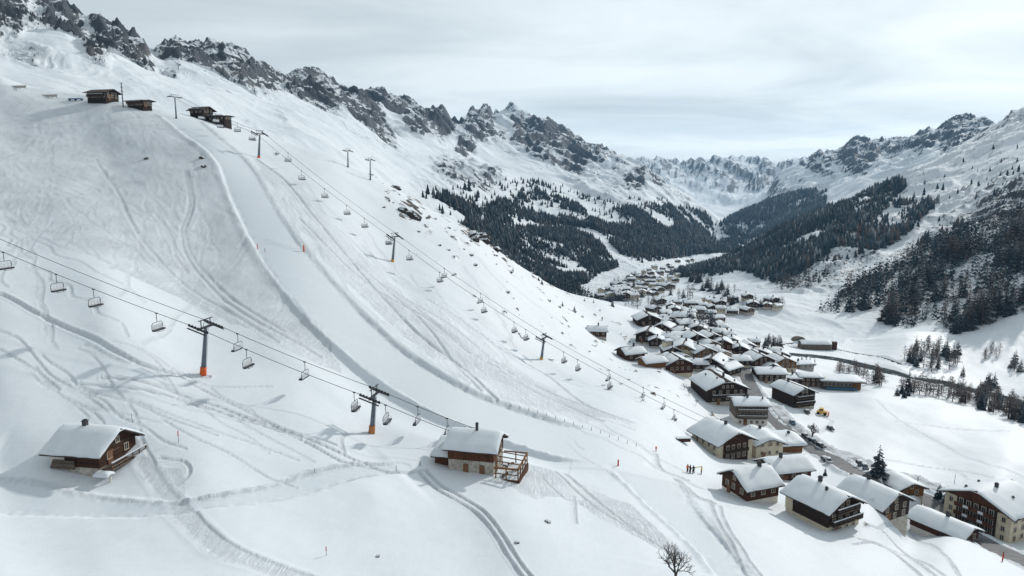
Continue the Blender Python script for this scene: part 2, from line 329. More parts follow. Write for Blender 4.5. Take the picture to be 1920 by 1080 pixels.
SNOW = (0.61, 0.65, 0.685)
def m_slope():
    t = NT('slope_snow')
    p = t.pos()
    ch = t.attr('churn'); rk = t.attr('rock')
    # ski scribbles, drawn out along the fall line
    s1 = t.noise(t.pos((1.0, .12, .3), (0, 0, R(38))), 1.5, 5, .68, .9)
    s2 = t.noise(t.pos((.8, .10, .3), (0, 0, R(58))), 1.7, 5, .66, 1.1)
    l1 = t.math('ABSOLUTE', t.math('SUBTRACT', s1, .5)); l2 = t.math('ABSOLUTE', t.math('SUBTRACT', s2, .5))
    lines = t.math('MINIMUM', l1, l2)
    lines = t.ramp(lines, [(0.0, 0.0), (0.055, 1.0)])
    fine = t.noise(p, 2.6, 6, .7)
    broad = t.noise(p, .07, 3, .5)
    wind = t.noise(t.pos((.08, .5, .2), (0, 0, R(25))), .6, 4, .55, .6)
    hgt = t.math('ADD', t.math('MULTIPLY', t.math('MULTIPLY', lines, ch), .26), t.math('MULTIPLY', fine, t.math('ADD', .06, t.math('MULTIPLY', ch, .14))))
    hgt = t.math('ADD', hgt, t.math('MULTIPLY', wind, .16))
    # trodden snow is a touch greyer than fresh snow
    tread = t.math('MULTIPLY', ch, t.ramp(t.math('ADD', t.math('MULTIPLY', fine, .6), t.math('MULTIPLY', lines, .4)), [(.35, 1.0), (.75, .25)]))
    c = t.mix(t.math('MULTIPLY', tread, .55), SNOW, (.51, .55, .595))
    c = t.mix(t.math('MULTIPLY', t.ramp(broad, [(.45, 0.0), (.7, 1.0)]), .10), c, (.53, .575, .615))
    grain = t.noise(t.pos((1, .55, 1), (0, 0, R(30))), 1.3, 7, .75)
    c = t.mix(t.ramp(grain, [(.42, .22), (.56, 0.0)]), c, (.50, .55, .605))
    c = t.mix(t.math('MULTIPLY', t.attr('packed'), t.math('ADD', .30, t.math('MULTIPLY', wind, .3))), c, (.44, .485, .525))
    g = t.noise(p, .9, 6, .7)
    rm = t.ramp(t.math('ADD', rk, t.math('MULTIPLY', t.math('SUBTRACT', g, .5), .9)), [(.46, 0.0), (.54, 1.0)])
    rc = t.ramp(t.noise(p, .7, 5, .6), [(.3, (.012, .011, .010)), (.55, (.045, .036, .028)), (.75, (.10, .075, .052))])
    c = t.mix(rm, c, rc)
    t.inp('Base Color', c); t.inp('Roughness', .62); t.inp('Specular IOR Level', .25)
    t.bump(hgt, .7, .55)
m_slope()
def m_mountain():
    t = NT('mountain_snow_and_rock')
    p = t.pos(); rk = t.attr('rock')
    n1 = t.noise(p, .06, 7, .7, .5); n2 = t.noise(t.pos((1, 1, .45)), .22, 5, .7, .3)
    f = t.math('ADD', rk, t.math('MULTIPLY', t.math('SUBTRACT', t.math('ADD', t.math('MULTIPLY', n1, .5), t.math('MULTIPLY', n2, .5)), .5), 2.1))
    rm = t.ramp(f, [(.43, 0.0), (.56, 1.0)])
    rc = t.ramp(t.noise(p, .02, 6, .6), [(.3, (.026, .034, .044)), (.5, (.055, .066, .080)), (.72, (.12, .118, .12))])
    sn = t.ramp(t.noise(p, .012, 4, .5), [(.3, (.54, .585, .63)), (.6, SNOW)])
    sh = t.attr('scrub')
    sm = t.ramp(t.math('ADD', sh, t.math('MULTIPLY', t.math('SUBTRACT', t.noise(p, .22, 5, .75), .5), 1.7)), [(.46, 0.0), (.56, 1.0)])
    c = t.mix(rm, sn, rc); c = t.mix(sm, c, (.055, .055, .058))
    t.inp('Base Color', c); t.inp('Roughness', .75); t.inp('Specular IOR Level', .15)
    h = t.math('ADD', t.math('MULTIPLY', n1, 3.0), t.math('MULTIPLY', n2, 1.2))
    t.bump(t.math('MULTIPLY', h, t.math('ADD', .12, rk)), .8, 2.5)
m_mountain()

def grid_mesh(name, V, nr, nc, mat, attrs, faces_keep=None):
    idx = np.arange(nr * nc).reshape(nr, nc)
    q = np.stack([idx[:-1, :-1], idx[:-1, 1:], idx[1:, 1:], idx[1:, :-1]], -1).reshape(-1, 4)
    if faces_keep is not None:
        q = q[faces_keep.ravel()]
        used = np.zeros(nr * nc, bool); used[q.ravel()] = True
        remap = np.cumsum(used) - 1; q = remap[q]; V = V[used]; attrs = {k: a.ravel()[used] for k, a in attrs.items()}
    me = bpy.data.meshes.new(name)
    me.vertices.add(len(V)); me.vertices.foreach_set('co', np.ascontiguousarray(V, np.float32).ravel())
    me.loops.add(len(q) * 4); me.loops.foreach_set('vertex_index', q.astype(np.int32).ravel())
    me.polygons.add(len(q)); me.polygons.foreach_set('loop_start', np.arange(0, len(q) * 4, 4, dtype=np.int32))
    me.update(calc_edges=True); me.polygons.foreach_set('use_smooth', np.ones(len(q), bool))
    for k, a in attrs.items():
        at_ = me.attributes.new(k, 'FLOAT', 'POINT'); at_.data.foreach_set('value', np.ascontiguousarray(a, np.float32).ravel())
    me.materials.append(MATS[mat]); me.validate()
    o = bpy.data.objects.new(name, me); COL.objects.link(o); return o

# ---------------------------------------------------------------- near slope: grid, runs, tracks
NC, NR = 1080, 620
DN0, DN1 = 46.0, 430.0
u0 = float(px2ue(-200, 700)[0]); u1 = float(px2ue(2120, 700)[0])
Ug = np.linspace(u0, u1, NC); Lg = np.linspace(math.log(DN0), math.log(DN1), NR)
UU, LL = np.meshgrid(Ug, Lg); DD = np.exp(LL)
EB = base_E(UU, LL); EN, _, _ = detail(UU, LL, EB)
ZS = CAMZ + EB * DD; Z = CAMZ + EN * DD; XW = UU * DD; YW = DD
PXG, PYG = ue2px(UU, EN)
churn = np.zeros(Z.shape, np.float32); rockN = np.zeros(Z.shape, np.float32); packed = np.zeros(Z.shape, np.float32); swept = np.zeros(Z.shape, np.float32)
# fast pixel -> land lookup on this grid
def hit(px, py):
    U, E = px2ue(px, py); j = int(np.clip(round((float(U) - u0) / (Ug[1] - Ug[0])), 0, NC - 1))
    k = np.where(EN[:, j] >= E)[0]
    i = k[0] if len(k) else int(np.argmax(EN[:600, j]))
    d = math.exp(Lg[i])
    if i > 0 and len(k):
        e0, e1 = EN[i - 1, j], EN[i, j]; f = (float(E) - e0) / (e1 - e0 + 1e-9); d = math.exp(Lg[i - 1] + f * (Lg[1] - Lg[0]))
    return float(U) * d, d
def catmull(pts, step):
    P_ = np.array(pts, float); P_ = np.vstack([2 * P_[0] - P_[1], P_, 2 * P_[-1] - P_[-2]]); out = []
    for i in range(1, len(P_) - 2):
        n = max(2, int(np.linalg.norm(P_[i + 1][:2] - P_[i][:2]) / step)); t = np.linspace(0, 1, n, endpoint=False)[:, None]
        a, b, c, d = P_[i - 1], P_[i], P_[i + 1], P_[i + 2]
        out.append(.5 * ((2 * b) + (c - a) * t + (2 * a - 5 * b + 4 * c - d) * t * t + (3 * b - a - 3 * c + d) * t ** 3))
    out.append(P_[-2][None]); return np.vstack(out)
def line_world(pxs, step=1.0):
    return catmull([hit(x, y) for x, y in pxs], step)
def near_line(C, reach):
    """per-vertex distance to polyline: (mask, signed lateral, param)"""
    k = (XW > C[:, 0].min() - reach) & (XW < C[:, 0].max() + reach) & (YW > C[:, 1].min() - reach) & (YW < C[:, 1].max() + reach)
    x = XW[k]; y = YW[k]; best = np.full(x.shape, 1e9); sgn = np.zeros(x.shape); par = np.zeros(x.shape)
    n = len(C) - 1
    for i in range(n):
        a, b = C[i, :2], C[i + 1, :2]; ab = b - a; L2 = (ab ** 2).sum() + 1e-9
        t = np.clip(((x - a[0]) * ab[0] + (y - a[1]) * ab[1]) / L2, 0, 1)
        dx = x - a[0] - t * ab[0]; dy = y - a[1] - t * ab[1]; q = dx * dx + dy * dy
        m = q < best; best[m] = q[m]; par[m] = (i + t[m]) / n
        sgn[m] = np.where(ab[0] * dy[m] - ab[1] * dx[m] > 0, 1, -1)
    return k, np.sqrt(best) * sgn, par
def run(left, right, n=40, berm=1.4, drop=2.2, drop_from=.45, flat=True, pack=.8, berm_low=1.0):
    """a groomed run between two edges given in pixels (left and right as seen, from the top down)"""
    A = line_world(left, 2.0); B = line_world(right, 2.0)
    ia = np.linspace(0, len(A) - 1, n); A = np.stack([np.interp(ia, np.arange(len(A)), A[:, i]) for i in (0, 1)], 1)
    C = A + (B[:, :2][((A[:, None] - B[None, :, :2]) ** 2).sum(-1).argmin(1)] - A) * .5       # midway to the nearest point across
    sm = np.ones(5) / 5; C = np.stack([np.convolve(np.r_[[C[0, i]] * 2, C[:, i], [C[-1, i]] * 2], sm, 'valid') for i in (0, 1)], 1)
    da = np.sqrt(((C[:, None] - A[None]) ** 2).sum(-1).min(1)); db = np.sqrt(((C[:, None] - B[None, :, :2]) ** 2).sum(-1).min(1)); hw = (da + db) / 2
    hw = np.convolve(np.r_[[hw[0]] * 2, hw, [hw[-1]] * 2], sm, 'valid')
    k, s, t = near_line(C, 26)
    w = np.interp(t, np.linspace(0, 1, n), hw)
    # seen going down, the frame's right side is on the walker's left: positive s
    ends = smooth(0, .04, t) * (1 - smooth(.94, 1, t))
    inside = 1 - smooth(w * .9, w * 1.05, np.abs(s))
    r = s - w
    bermz = berm * (1 + (berm_low - 1) * smooth(.55, .8, t)) * smooth(-.2, 1.6, r) * (1 - smooth(2.0, 13, r))
    l = -s - w
    f = smooth(drop_from - .16, drop_from + .12, t)
    dropz = -drop * f * smooth(0, 1.5, l) * (1 - smooth(2.5, 15, l)) + (1 - f) * .35 * smooth(-.2, .6, l) * (1 - smooth(.8, 3, l))
    cut = -.25 * inside
    z = Z[k]; zs = ZS[k]
    if flat: z = z + (zs - z) * inside * .8
    lump = fbm(XW[k], YW[k], 1.7, 2, .5, 21) * .16 * (np.exp(-(r / 1.2) ** 2) + np.exp(-(l / 1.2) ** 2))
    Z[k] = z + ends * (bermz + dropz + cut + lump)
    c = churn[k]; c *= 1 - inside * ends; c = np.maximum(c, .55 * ends * np.exp(-(r / .8) ** 2)); churn[k] = c; packed[k] = np.maximum(packed[k], pack * inside * ends); swept[k] = np.maximum(swept[k], inside * ends * (berm > 0))
def stamp(pts, width, depth, lip=.35, ch=.7, wob=0.0, soft=1.0):
    """press a track into the snow along world points"""
    C = pts
    if wob: C = C + np.c_[perlin(np.arange(len(C)) * .13, np.zeros(len(C)) + RNG.random() * 90) * wob, perlin(np.arange(len(C)) * .13, np.zeros(len(C)) + RNG.random() * 90) * wob]
    wmin = .0062 * float(C[:, 1].mean())
    if width < wmin: depth = depth * (width / wmin) ** .7; width = wmin
    reach = width * 1.6
    for i in range(0, len(C), 12):
        c = C[i:i + 13]
        y0, y1 = c[:, 1].min() - reach, c[:, 1].max() + reach
        if y1 < DN0 or y0 > DN1: continue
        r0 = int(np.clip((math.log(max(y0, DN0)) - Lg[0]) / (Lg[1] - Lg[0]), 0, NR - 1)); r1 = int(np.clip((math.log(min(y1, DN1)) - Lg[0]) / (Lg[1] - Lg[0]) + 2, 0, NR))
        uu = np.r_[(c[:, 0] - reach) / c[:, 1], (c[:, 0] + reach) / c[:, 1]]
        c0 = int(np.clip((uu.min() - u0) / (Ug[1] - Ug[0]) - 2, 0, NC - 1)); c1 = int(np.clip((uu.max() - u0) / (Ug[1] - Ug[0]) + 3, 0, NC))
        x = XW[r0:r1, c0:c1]; y = YW[r0:r1, c0:c1]
        if x.size == 0: continue
        best = np.full(x.shape, 1e9)
        for a, b in zip(c[:-1], c[1:]):
            ab = b[:2] - a[:2]; t = np.clip(((x - a[0]) * ab[0] + (y - a[1]) * ab[1]) / ((ab ** 2).sum() + 1e-9), 0, 1)
            best = np.minimum(best, (x - a[0] - t * ab[0]) ** 2 + (y - a[1] - t * ab[1]) ** 2)
        q = np.sqrt(best) / (width * .5)
        DEP[r0:r1, c0:c1] = np.maximum(DEP[r0:r1, c0:c1], depth * (1 - smooth(.55 * soft, 1.15, q)))
        LIP[r0:r1, c0:c1] = np.maximum(LIP[r0:r1, c0:c1], depth * lip * np.exp(-((q - 1.45) / .35) ** 2))
        churn[r0:r1, c0:c1] = np.maximum(churn[r0:r1, c0:c1], ch * (1 - smooth(.9, 1.4, q)))
DEP = np.zeros(Z.shape, np.float32); LIP = np.zeros(Z.shape, np.float32)

def in_poly(px, py, poly):
    inside = np.zeros(px.shape, bool); n = len(poly)
    for i in range(n):
        x0, y0 = poly[i]; x1, y1 = poly[(i + 1) % n]
        c = ((y0 > py) != (y1 > py)) & (px < (x1 - x0) * (py - y0) / (y1 - y0 + 1e-9) + x0)
        inside ^= c
    return inside
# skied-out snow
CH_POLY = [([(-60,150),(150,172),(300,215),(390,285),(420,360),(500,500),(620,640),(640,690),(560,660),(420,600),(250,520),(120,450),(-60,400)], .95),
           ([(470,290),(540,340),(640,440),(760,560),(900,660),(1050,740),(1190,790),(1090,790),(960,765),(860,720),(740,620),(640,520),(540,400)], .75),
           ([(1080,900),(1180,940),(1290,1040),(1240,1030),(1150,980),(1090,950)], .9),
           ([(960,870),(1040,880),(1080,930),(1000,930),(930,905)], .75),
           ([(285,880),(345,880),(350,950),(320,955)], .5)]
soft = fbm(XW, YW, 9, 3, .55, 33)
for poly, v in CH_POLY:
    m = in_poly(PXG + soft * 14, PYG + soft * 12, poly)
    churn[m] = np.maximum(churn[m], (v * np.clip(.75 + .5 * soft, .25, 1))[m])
# the big run and the forest road
PISTE_L = [(292,208),(330,240),(365,265),(398,282),(408,300),(428,360),(462,435),(503,505),(560,580),(625,648),(700,700),(780,750),(870,800),(980,832),(1140,868)]
PISTE_R = [(352,214),(395,245),(425,272),(455,284),(470,305),(496,360),(545,437),(600,505),(665,575),(735,648),(812,702),(890,745),(975,772),(1070,797),(1200,838)]
run(PISTE_L, PISTE_R, drop_from=.66, drop=1.5, berm=.4, berm_low=2.8)
run([(1140,872),(1190,920),(1260,985),(1320,1040),(1350,1090)], [(1205,842),(1260,890),(1310,960),(1370,1030),(1410,1090)], berm=.3, drop=.3, drop_from=0, n=20)
run([(760,868),(640,868),(500,910),(365,941),(250,937),(130,921),(-10,892),(-120,870)][::-1], [(770,880),(640,905),(480,945),(330,966),(200,969),(90,967),(-10,962),(-120,950)][::-1], berm=-.45, drop=-.5, drop_from=0, n=30)
# hand-placed tracks (pixels): path, width m, depth m, churn
TR = [([(335,965),(375,1000),(420,1035),(480,1055),(560,1085)],2.6,.14,.5),([(360,965),(385,995),(440,1030),(520,1062),(600,1090)],1.3,.14,.5),
 ([(268,862),(290,895),(320,930),(345,955)],2.2,.12,.5),([(300,858),(345,865),(355,885),(330,905)],.5,.18,.6),
 ([(785,885),(815,915),(850,935),(890,960),(925,1000),(955,1050),(985,1090)],.55,.25,.8),([(800,883),(828,912),(862,930),(903,956),(940,1000),(972,1050),(1003,1090)],.55,.25,.8),
 ([(0,550),(60,582),(110,608),(170,632),(220,660),(280,688),(340,702),(390,706)],1.1,.40,.5),
 ([(150,720),(260,730),(330,748),(420,775),(500,800),(560,822),(620,850),(660,868)],.7,.25,.7),([(190,708),(290,722),(390,757),(470,785),(540,808),(620,838),(700,872),(745,886)],.7,.28,.7),
 ([(330,700),(420,750),(500,790),(590,835),(640,862)],.5,.2,.6),([(0,620),(40,640),(90,700),(150,735),(200,770)],.5,.18,.6),([(0,655),(60,690),(110,730)],.5,.18,.6),
 ([(640,905),(700,890),(760,888),(800,880)],.5,.2,.5),([(660,868),(720,880),(770,886)],.6,.22,.6),([(645,845),(640,820),(660,812),(690,812)],.5,.2,.5),
 ([(480,300),(540,345),(600,420),(650,480),(720,560),(800,640),(880,700),(930,755)],1.2,.45,.8),([(560,410),(620,470),(700,540),(790,590),(880,660),(960,700)],1.0,.4,.8),
 ([(640,470),(700,520),(790,600),(850,680),(900,740)],.9,.35,.8),([(700,520),(830,600),(930,680),(1040,740),(1150,780)],.7,.3,.8),
 ([(760,560),(860,640),(960,710),(1060,760),(1130,790)],.7,.3,.8),([(800,560),(920,640),(1020,700),(1100,760),(1180,790)],.6,.3,.8),
 ([(345,320),(355,380),(340,430),(350,480),(380,520),(430,570),(520,620),(600,660)],.8,.3,.9),([(350,320),(362,380),(347,430),(360,480),(395,522),(450,570),(530,615)],.6,.3,.9),
 ([(290,400),(320,440),(330,480),(350,510)],.6,.25,.9),([(180,300),(220,360),(260,440),(330,520),(420,580),(520,640)],.7,.25,.9),
 ([(1040,880),(1080,920),(1130,960),(1200,1000)],.5,.2,.8),([(1060,885),(1110,930),(1180,985),(1250,1030)],.5,.2,.8),([(1075,930),(1080,980)],.4,.2,.7),([(1020,900),(1060,935),(1100,940)],.4,.2,.7),
 ([(1330,940),(1345,980),(1375,1030),(1400,1090)],.8,.2,.9),([(1350,950),(1360,985),(1395,1040),(1430,1090)],.5,.2,.8),([(1270,900),(1300,930),(1335,945)],1.5,.15,.9),
 ([(1625,985),(1660,1000),(1700,1040),(1760,1085)],.6,.2,.8),([(1610,1010),(1680,1040),(1740,1090)],.6,.2,.8),([(1650,990),(1700,990),(1740,1020),(1800,1080)],.4,.2,.7),([(1600,1020),(1650,1020),(1720,1050),(1790,1095)],.5,.2,.7),
 ([(1640,748),(1690,790),(1760,830),(1850,870),(1940,905)],.5,.15,.4),([(1680,790),(1800,805),(1890,808)],.5,.2,.4),([(1540,780),(1560,790),(1545,805),(1535,812)],.4,.15,.5),
 ([(1660,862),(1720,872),(1790,882),(1860,895)],.8,.2,.5),([(1790,882),(1830,905),(1900,930)],.5,.15,.5),([(1230,850),(1240,880),(1290,900)],.7,.2,.8)]
for pts, w, dp, c in TR: stamp(line_world(pts, .9), w, dp, .4, c, wob=.12)
# loose ski lines
def ski_lines(starts, n, drift, wig, length, w=(.35, .6)):
    for i in range(n):
        x, y = hit(*starts(RNG)); a = R(drift + RNG.normal(0, 9)); amp = wig * RNG.uniform(.3, 1); wl = RNG.uniform(9, 22); ph = RNG.uniform(0, 6)
        Ls = RNG.uniform(*length); s = np.arange(0, Ls, 1.0); bend = RNG.normal(0, .35)
        aa = a + bend * s / Ls; cx = np.cumsum(np.cos(aa)); cy = np.cumsum(np.sin(aa)); off = amp * np.sin(s / wl * 6.28 + ph)
        stamp(np.c_[x + cx - np.sin(aa) * off, y + cy + np.cos(aa) * off], RNG.uniform(*w), RNG.uniform(.08, .18), .35, .4)
ski_lines(lambda g: (g.uniform(-20, 380), g.uniform(190, 420)), 80, -58, .8, (25, 80))
ski_lines(lambda g: (g.uniform(0, 280), g.uniform(200, 330)), 50, -34, .5, (20, 70))
ski_lines(lambda g: (lambda t: (500 + t * 420 + g.normal(0, 22), 320 + t * 330))(g.random()), 54, -58, .7, (30, 85))
ski_lines(lambda g: (g.uniform(560, 900), g.uniform(430, 640)), 20, -35, .8, (20, 55))
ski_lines(lambda g: (g.uniform(0, 330), g.uniform(600, 760)), 14, -20, .6, (15, 40))
DEP *= 1 - swept; LIP *= 1 - swept; churn *= 1 - swept
Z += LIP * (DEP < .02) - DEP
# lumps where the snow is trodden or skied
Z += churn * (fbm(XW, YW, 3.6, 2, .6, 51) * .09 + np.abs(fbm(XW, YW, 8.5, 2, .5, 57)) * -.12)
# small rocks poking through along the crest
for x, y, rx, ry, t_, s_ in [(772,392,26,20,40,.9),(745,345,16,6,35,.8),(890,432,34,16,30,.95),(928,455,18,10,35,.8),(755,405,20,6,30,.6),(860,450,22,6,20,.5),(960,500,20,6,25,.5),(800,425,12,6,0,.5),(700,330,14,5,30,.6),(520,290,6,3,0,.6),(1000,520,12,4,20,.6)]:
    c_, sn = math.cos(R(t_)), math.sin(R(t_)); dx = PXG - x; dy = PYG - y
    q = ((dx * c_ + dy * sn) / rx) ** 2 + ((-dx * sn + dy * c_) / ry) ** 2
    rockN = np.maximum(rockN, s_ * np.exp(-q * q * .5) * np.clip(.55 + .9 * fbm(XW, YW, 5, 3, .6, 83), 0, 1))
sp = fbm(XW, YW, 6, 3, .6, 71)
band = smooth(.0, .35, (PYG - 250) / 300) * ((PXG - PYG * 1.0) > 330) * ((PXG - PYG) < 560) * (DD > 200) * (DD < 360)
rockN = np.maximum(rockN, band * smooth(.62, .95, sp) * .75)
Z += rockN * np.maximum(0, ridged(XW, YW, 7, 3, .5, 61) - .25) * 2.2

# roads, lane and river lie in the land
def level_way(C, hw, dz=0.0, blend=2.5):
    zc = np.array([float(Z[np.argmin(np.abs(Lg - math.log(y))), np.argmin(np.abs(Ug - x / y))]) for x, y in C[:, :2]])
    k_ = np.ones(9) / 9; zc = np.convolve(np.r_[[zc[0]] * 4, zc, [zc[-1]] * 4], k_, 'valid')
    k, s, t = near_line(C, hw + blend)
    zt = np.interp(t, np.linspace(0, 1, len(zc)), zc) + dz; w = 1 - smooth(hw, hw + blend, np.abs(s))
    Z[k] = Z[k] + (zt - Z[k]) * w
    lipz = .45 * np.exp(-((np.abs(s) - hw - .9) / .6) ** 2) * (1 + fbm(XW[k], YW[k], 2.5, 2, .5, 77)); Z[k] += lipz
    churn[k] = np.maximum(churn[k], .8 * np.exp(-((np.abs(s) - hw - .7) / .9) ** 2))
    return zc + dz
ROAD = line_world([(1390,676),(1398,702),(1412,733),(1438,772),(1475,808),(1520,842),(1570,868),(1612,888),(1660,908),(1715,932),(1765,962),(1805,992),(1850,1020),(1925,1056),(2000,1090)], 2.0)
LANE = line_world([(1452,762),(1478,790),(1528,828),(1590,858),(1655,880),(1722,905),(1785,932),(1860,965),(1940,1000)], 2.0)
RIVER = line_world([(1400,652),(1480,663),(1560,672),(1640,690),(1700,703),(1760,716),(1830,732),(1900,750),(1990,775),(2100,800)], 3.0)
BROOK = line_world([(1372,620),(1440,633),(1500,642),(1560,652),(1640,667),(1690,682)], 3.0)
ROADZ = level_way(ROAD, 2.6); LANEZ = level_way(LANE, 1.6)
RIVERZ = level_way(RIVER, 4.6, -.8, 4); BROOKZ = level_way(BROOK, 1.1, -.6, 2)
PADS = []       # (x, y, radius, z) levelled places, filled by builders before the mesh is made
GRID = dict(u0=u0, du=Ug[1] - Ug[0], l0=Lg[0], dl=Lg[1] - Lg[0], z=Z)
def finish_slope():
    V = np.stack([XW, YW, Z], -1).reshape(-1, 3)
    e = (Z - CAMZ) / YW; h = np.maximum.accumulate(e, axis=0) - e     # leave out what lies far down behind the crest
    keep = ~((h[:-1, :-1] > .05) & (h[1:, 1:] > .05))
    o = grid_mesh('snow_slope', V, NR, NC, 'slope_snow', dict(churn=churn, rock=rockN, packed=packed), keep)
    o['kind'] = 'structure'; o['label'] = 'snow covered ski slope, village terrace and near valley ground'
    return o
def far_land():
    NC2 = 880
    rows = np.concatenate([np.linspace(math.log(424), math.log(1300), 270, endpoint=False), np.linspace(math.log(1300), math.log(3400), 290, endpoint=False), np.linspace(math.log(3400), math.log(7600), 70)])
    a = np.r_[np.linspace(-330, -40, 40, endpoint=False), np.linspace(-40, 1960, NC2 - 80, endpoint=False), np.linspace(1960, 2270, 40)]
    U = px2ue(a, np.full(a.shape, 400.0))[0]
    uu, ll = np.meshgrid(U, rows); d = np.exp(ll)
    eb = base_E(uu, ll); e, rk, rn = detail(uu, ll, eb)
    x = uu * d; y = d; z = CAMZ + e * d
    z = z - .45 * (1 - smooth(424, 432, d))
    # how steep, from the grid itself
    gx = np.gradient(z, axis=1) / np.gradient(x, axis=1); dzr = np.gradient(z, axis=0); dxr = np.gradient(x, axis=0); dyr = np.gradient(y, axis=0)
    gy = (dzr - gx * dxr) / dyr; st = np.sqrt(gx * gx + gy * gy)
    rock = np.clip(rk * (.35 + .56 * smooth(.3, 1.4, st)) + .30 * smooth(1.0, 1.9, st) * smooth(.1, .4, rk + .1) + (rn - .4) * .22 * rk, 0, 1)
    rib = smooth(.50, .80, rn) * smooth(-.15, .5, fbm(x, y, 260, 3, .5, 63)) * smooth(550, 700, d)
    rock = np.maximum(np.where(rk > .08, rock, .25 * smooth(1.3, 2.0, st)), .48 * rib)
    px, py = ue2px(uu, e)
    scrub = np.zeros(px.shape, np.float32)
    for poly, v in SCRUB:
        m = in_poly(px, py, poly) & (d > 450); scrub[m] = np.maximum(scrub[m], v)
    V = np.stack([x, y, z], -1).reshape(-1, 3); nr, nc = uu.shape
    # who is who
    nearmax = np.array([((Z[:, int(np.clip((u - u0) / (Ug[1] - Ug[0]), 0, NC - 1))] - CAMZ) / np.exp(Lg)).max() for u in U])
    hid = np.maximum(np.maximum.accumulate(e, axis=0), nearmax[None]) - e; vis = ~((hid[:-1, :-1] > .035) & (hid[1:, 1:] > .035))
    lf = ll[:-1, :-1]; uf = uu[:-1, :-1]; df = np.exp(lf); pf = px[:-1, :-1]
    far = df > 3450
    right = ~far & (((pf > 1405) & (df > 620 + (1700 - pf).clip(0, 400) * .35)) | ((pf > 1250) & (df > 2450)))
    left = ~far & ~right & (((pf < 1180) & (df > 424)) | ((pf < 1420) & (df > 900 + (pf - 1000).clip(0) * 1.4)))
    floor = ~far & ~right & ~left
    for nm, m, lab in (('far_range_mountains', far, 'hazy snowy mountain range closing the head of the valley'), ('right_mountain', right, 'snowy mountain flank with forest along the right side of the valley'),
                       ('left_mountain', left, 'rocky snow covered mountain chain behind the ski slope'), ('valley_floor', floor, 'flat snowy valley floor with fields beyond the village')):
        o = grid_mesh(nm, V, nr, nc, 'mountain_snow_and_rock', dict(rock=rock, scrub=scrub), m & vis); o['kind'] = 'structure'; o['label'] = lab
    return dict(U=U, rows=rows, z=z, px=px, py=py, d=d)
SCRUB = [([(1560,560),(1640,500),(1720,440),(1800,400),(1940,330),(1940,470),(1800,520),(1700,560),(1560,590)], .42),
         ([(1440,540),(1560,470),(1640,420),(1700,370),(1760,370),(1700,430),(1640,490),(1560,545)], .40),
         ([(1700,370),(1800,300),(1940,230),(1940,330),(1800,400)], .24),
         ([(820,380),(1000,340),(1120,390),(1320,400),(1390,455),(1200,500),(1000,520)], .28),
         ([(1360,420),(1480,350),(1560,340),(1540,400),(1400,460)], .40)]
# ---------------------------------------------------------------- materials of things
def simple(name, col, rough=.7, var=.25, scale=1.5, metal=0.0, obj=True, bump=0.0, stretch=(1, 1, 1), spec=.3):
    t = NT(name); n = t.noise(t.pos(stretch, obj=obj), scale, 5, .6)
    a = tuple(c * (1 - var) for c in col); b = tuple(min(1, c * (1 + var)) for c in col)
    t.inp('Base Color', t.ramp(n, [(.3, a), (.7, b)])); t.inp('Roughness', rough); t.inp('Metallic', metal); t.inp('Specular IOR Level', spec)
    if bump: t.bump(n, bump, .05)
    return name
def planks(name, c1, c2, w=.22, axis='z'):
    t = NT(name); p = t.pos(obj=True)
    sep = t.n('ShaderNodeSeparateXYZ'); t.l(p, sep.inputs[0])
    v = sep.outputs[2] if axis == 'z' else t.math('ADD', sep.outputs[0], sep.outputs[1])
    k = t.math('DIVIDE', v, w); fr = t.math('FRACT', k); idx = t.math('FLOOR', k)
    wn = t.n('ShaderNodeTexWhiteNoise', noise_dimensions='1D'); t.l(idx, wn.inputs['W'])
    grain = t.noise(t.pos((1, 1, 6) if axis == 'z' else (5, 5, .8), obj=True), 2.2, 5, .65)
    streak = t.noise(t.pos(obj=True), .45, 3, .5)
    f = t.math('ADD', t.math('MULTIPLY', wn.outputs[0], .3), t.math('ADD', t.math('MULTIPLY', grain, .45), t.math('MULTIPLY', streak, .4)))
    c = t.ramp(f, [(.32, c1), (.78, c2)])
    gap = t.ramp(fr, [(.0, 0.0), (.07, 1.0), (.93, 1.0), (1.0, 0.0)])
    t.inp('Base Color', t.mix(gap, tuple(x * .25 for x in c1), c)); t.inp('Roughness', .8); t.inp('Specular IOR Level', .2)
    t.bump(t.math('ADD', gap, t.math('MULTIPLY', grain, .3)), .5, .03)
    return name
planks('timber_red', (.024, .010, .006), (.080, .029, .014))
planks('timber_dark', (.010, .007, .006), (.040, .022, .015))
planks('timber_honey', (.085, .038, .014), (.22, .105, .040))
planks('timber_grey', (.06, .047, .038), (.16, .13, .105))
planks('timber_upright', (.040, .015, .008), (.12, .044, .020), .2, 'u')
simple('plaster_cream', (.52, .455, .345), .9, .16, .7)
simple('plaster_white', (.62, .59, .54), .9, .14, .8)
simple('stone_wall', (.36, .335, .29), .95, .4, 2.2, bump=.6)
simple('concrete', (.33, .32, .30), .9, .2, 1.2)
simple('roof_board', (.05, .033, .024), .85, .35, 2.5)
simple('chimney_dark', (.045, .045, .05), .8, .3, 3)
simple('glass_dark', (.018, .022, .028), .12, .1, 1, spec=.6)
simple('window_frame', (.42, .36, .29), .7, .15, 2)
simple('shutter', (.16, .075, .035), .75, .2, 3)
simple('lift_steel', (.12, .15, .18), .45, .2, 2, .3)
simple('lift_dark', (.03, .034, .04), .5, .2, 3, .2)
simple('pad_orange', (.60, .10, .018), .6, .2, 2)
simple('pad_yellow', (.55, .27, .02), .6, .2, 2)
simple('chair_grey', (.50, .53, .56), .5, .12, 2, .1)
simple('rope_steel', (.05, .055, .06), .5, .1, 1, .3)
simple('red_paint', (.50, .025, .02), .55, .15, 2)
simple('blue_metal', (.05, .16, .28), .5, .2, 2)
simple('asphalt', (.115, .115, .118), .9, .3, .6, obj=False)
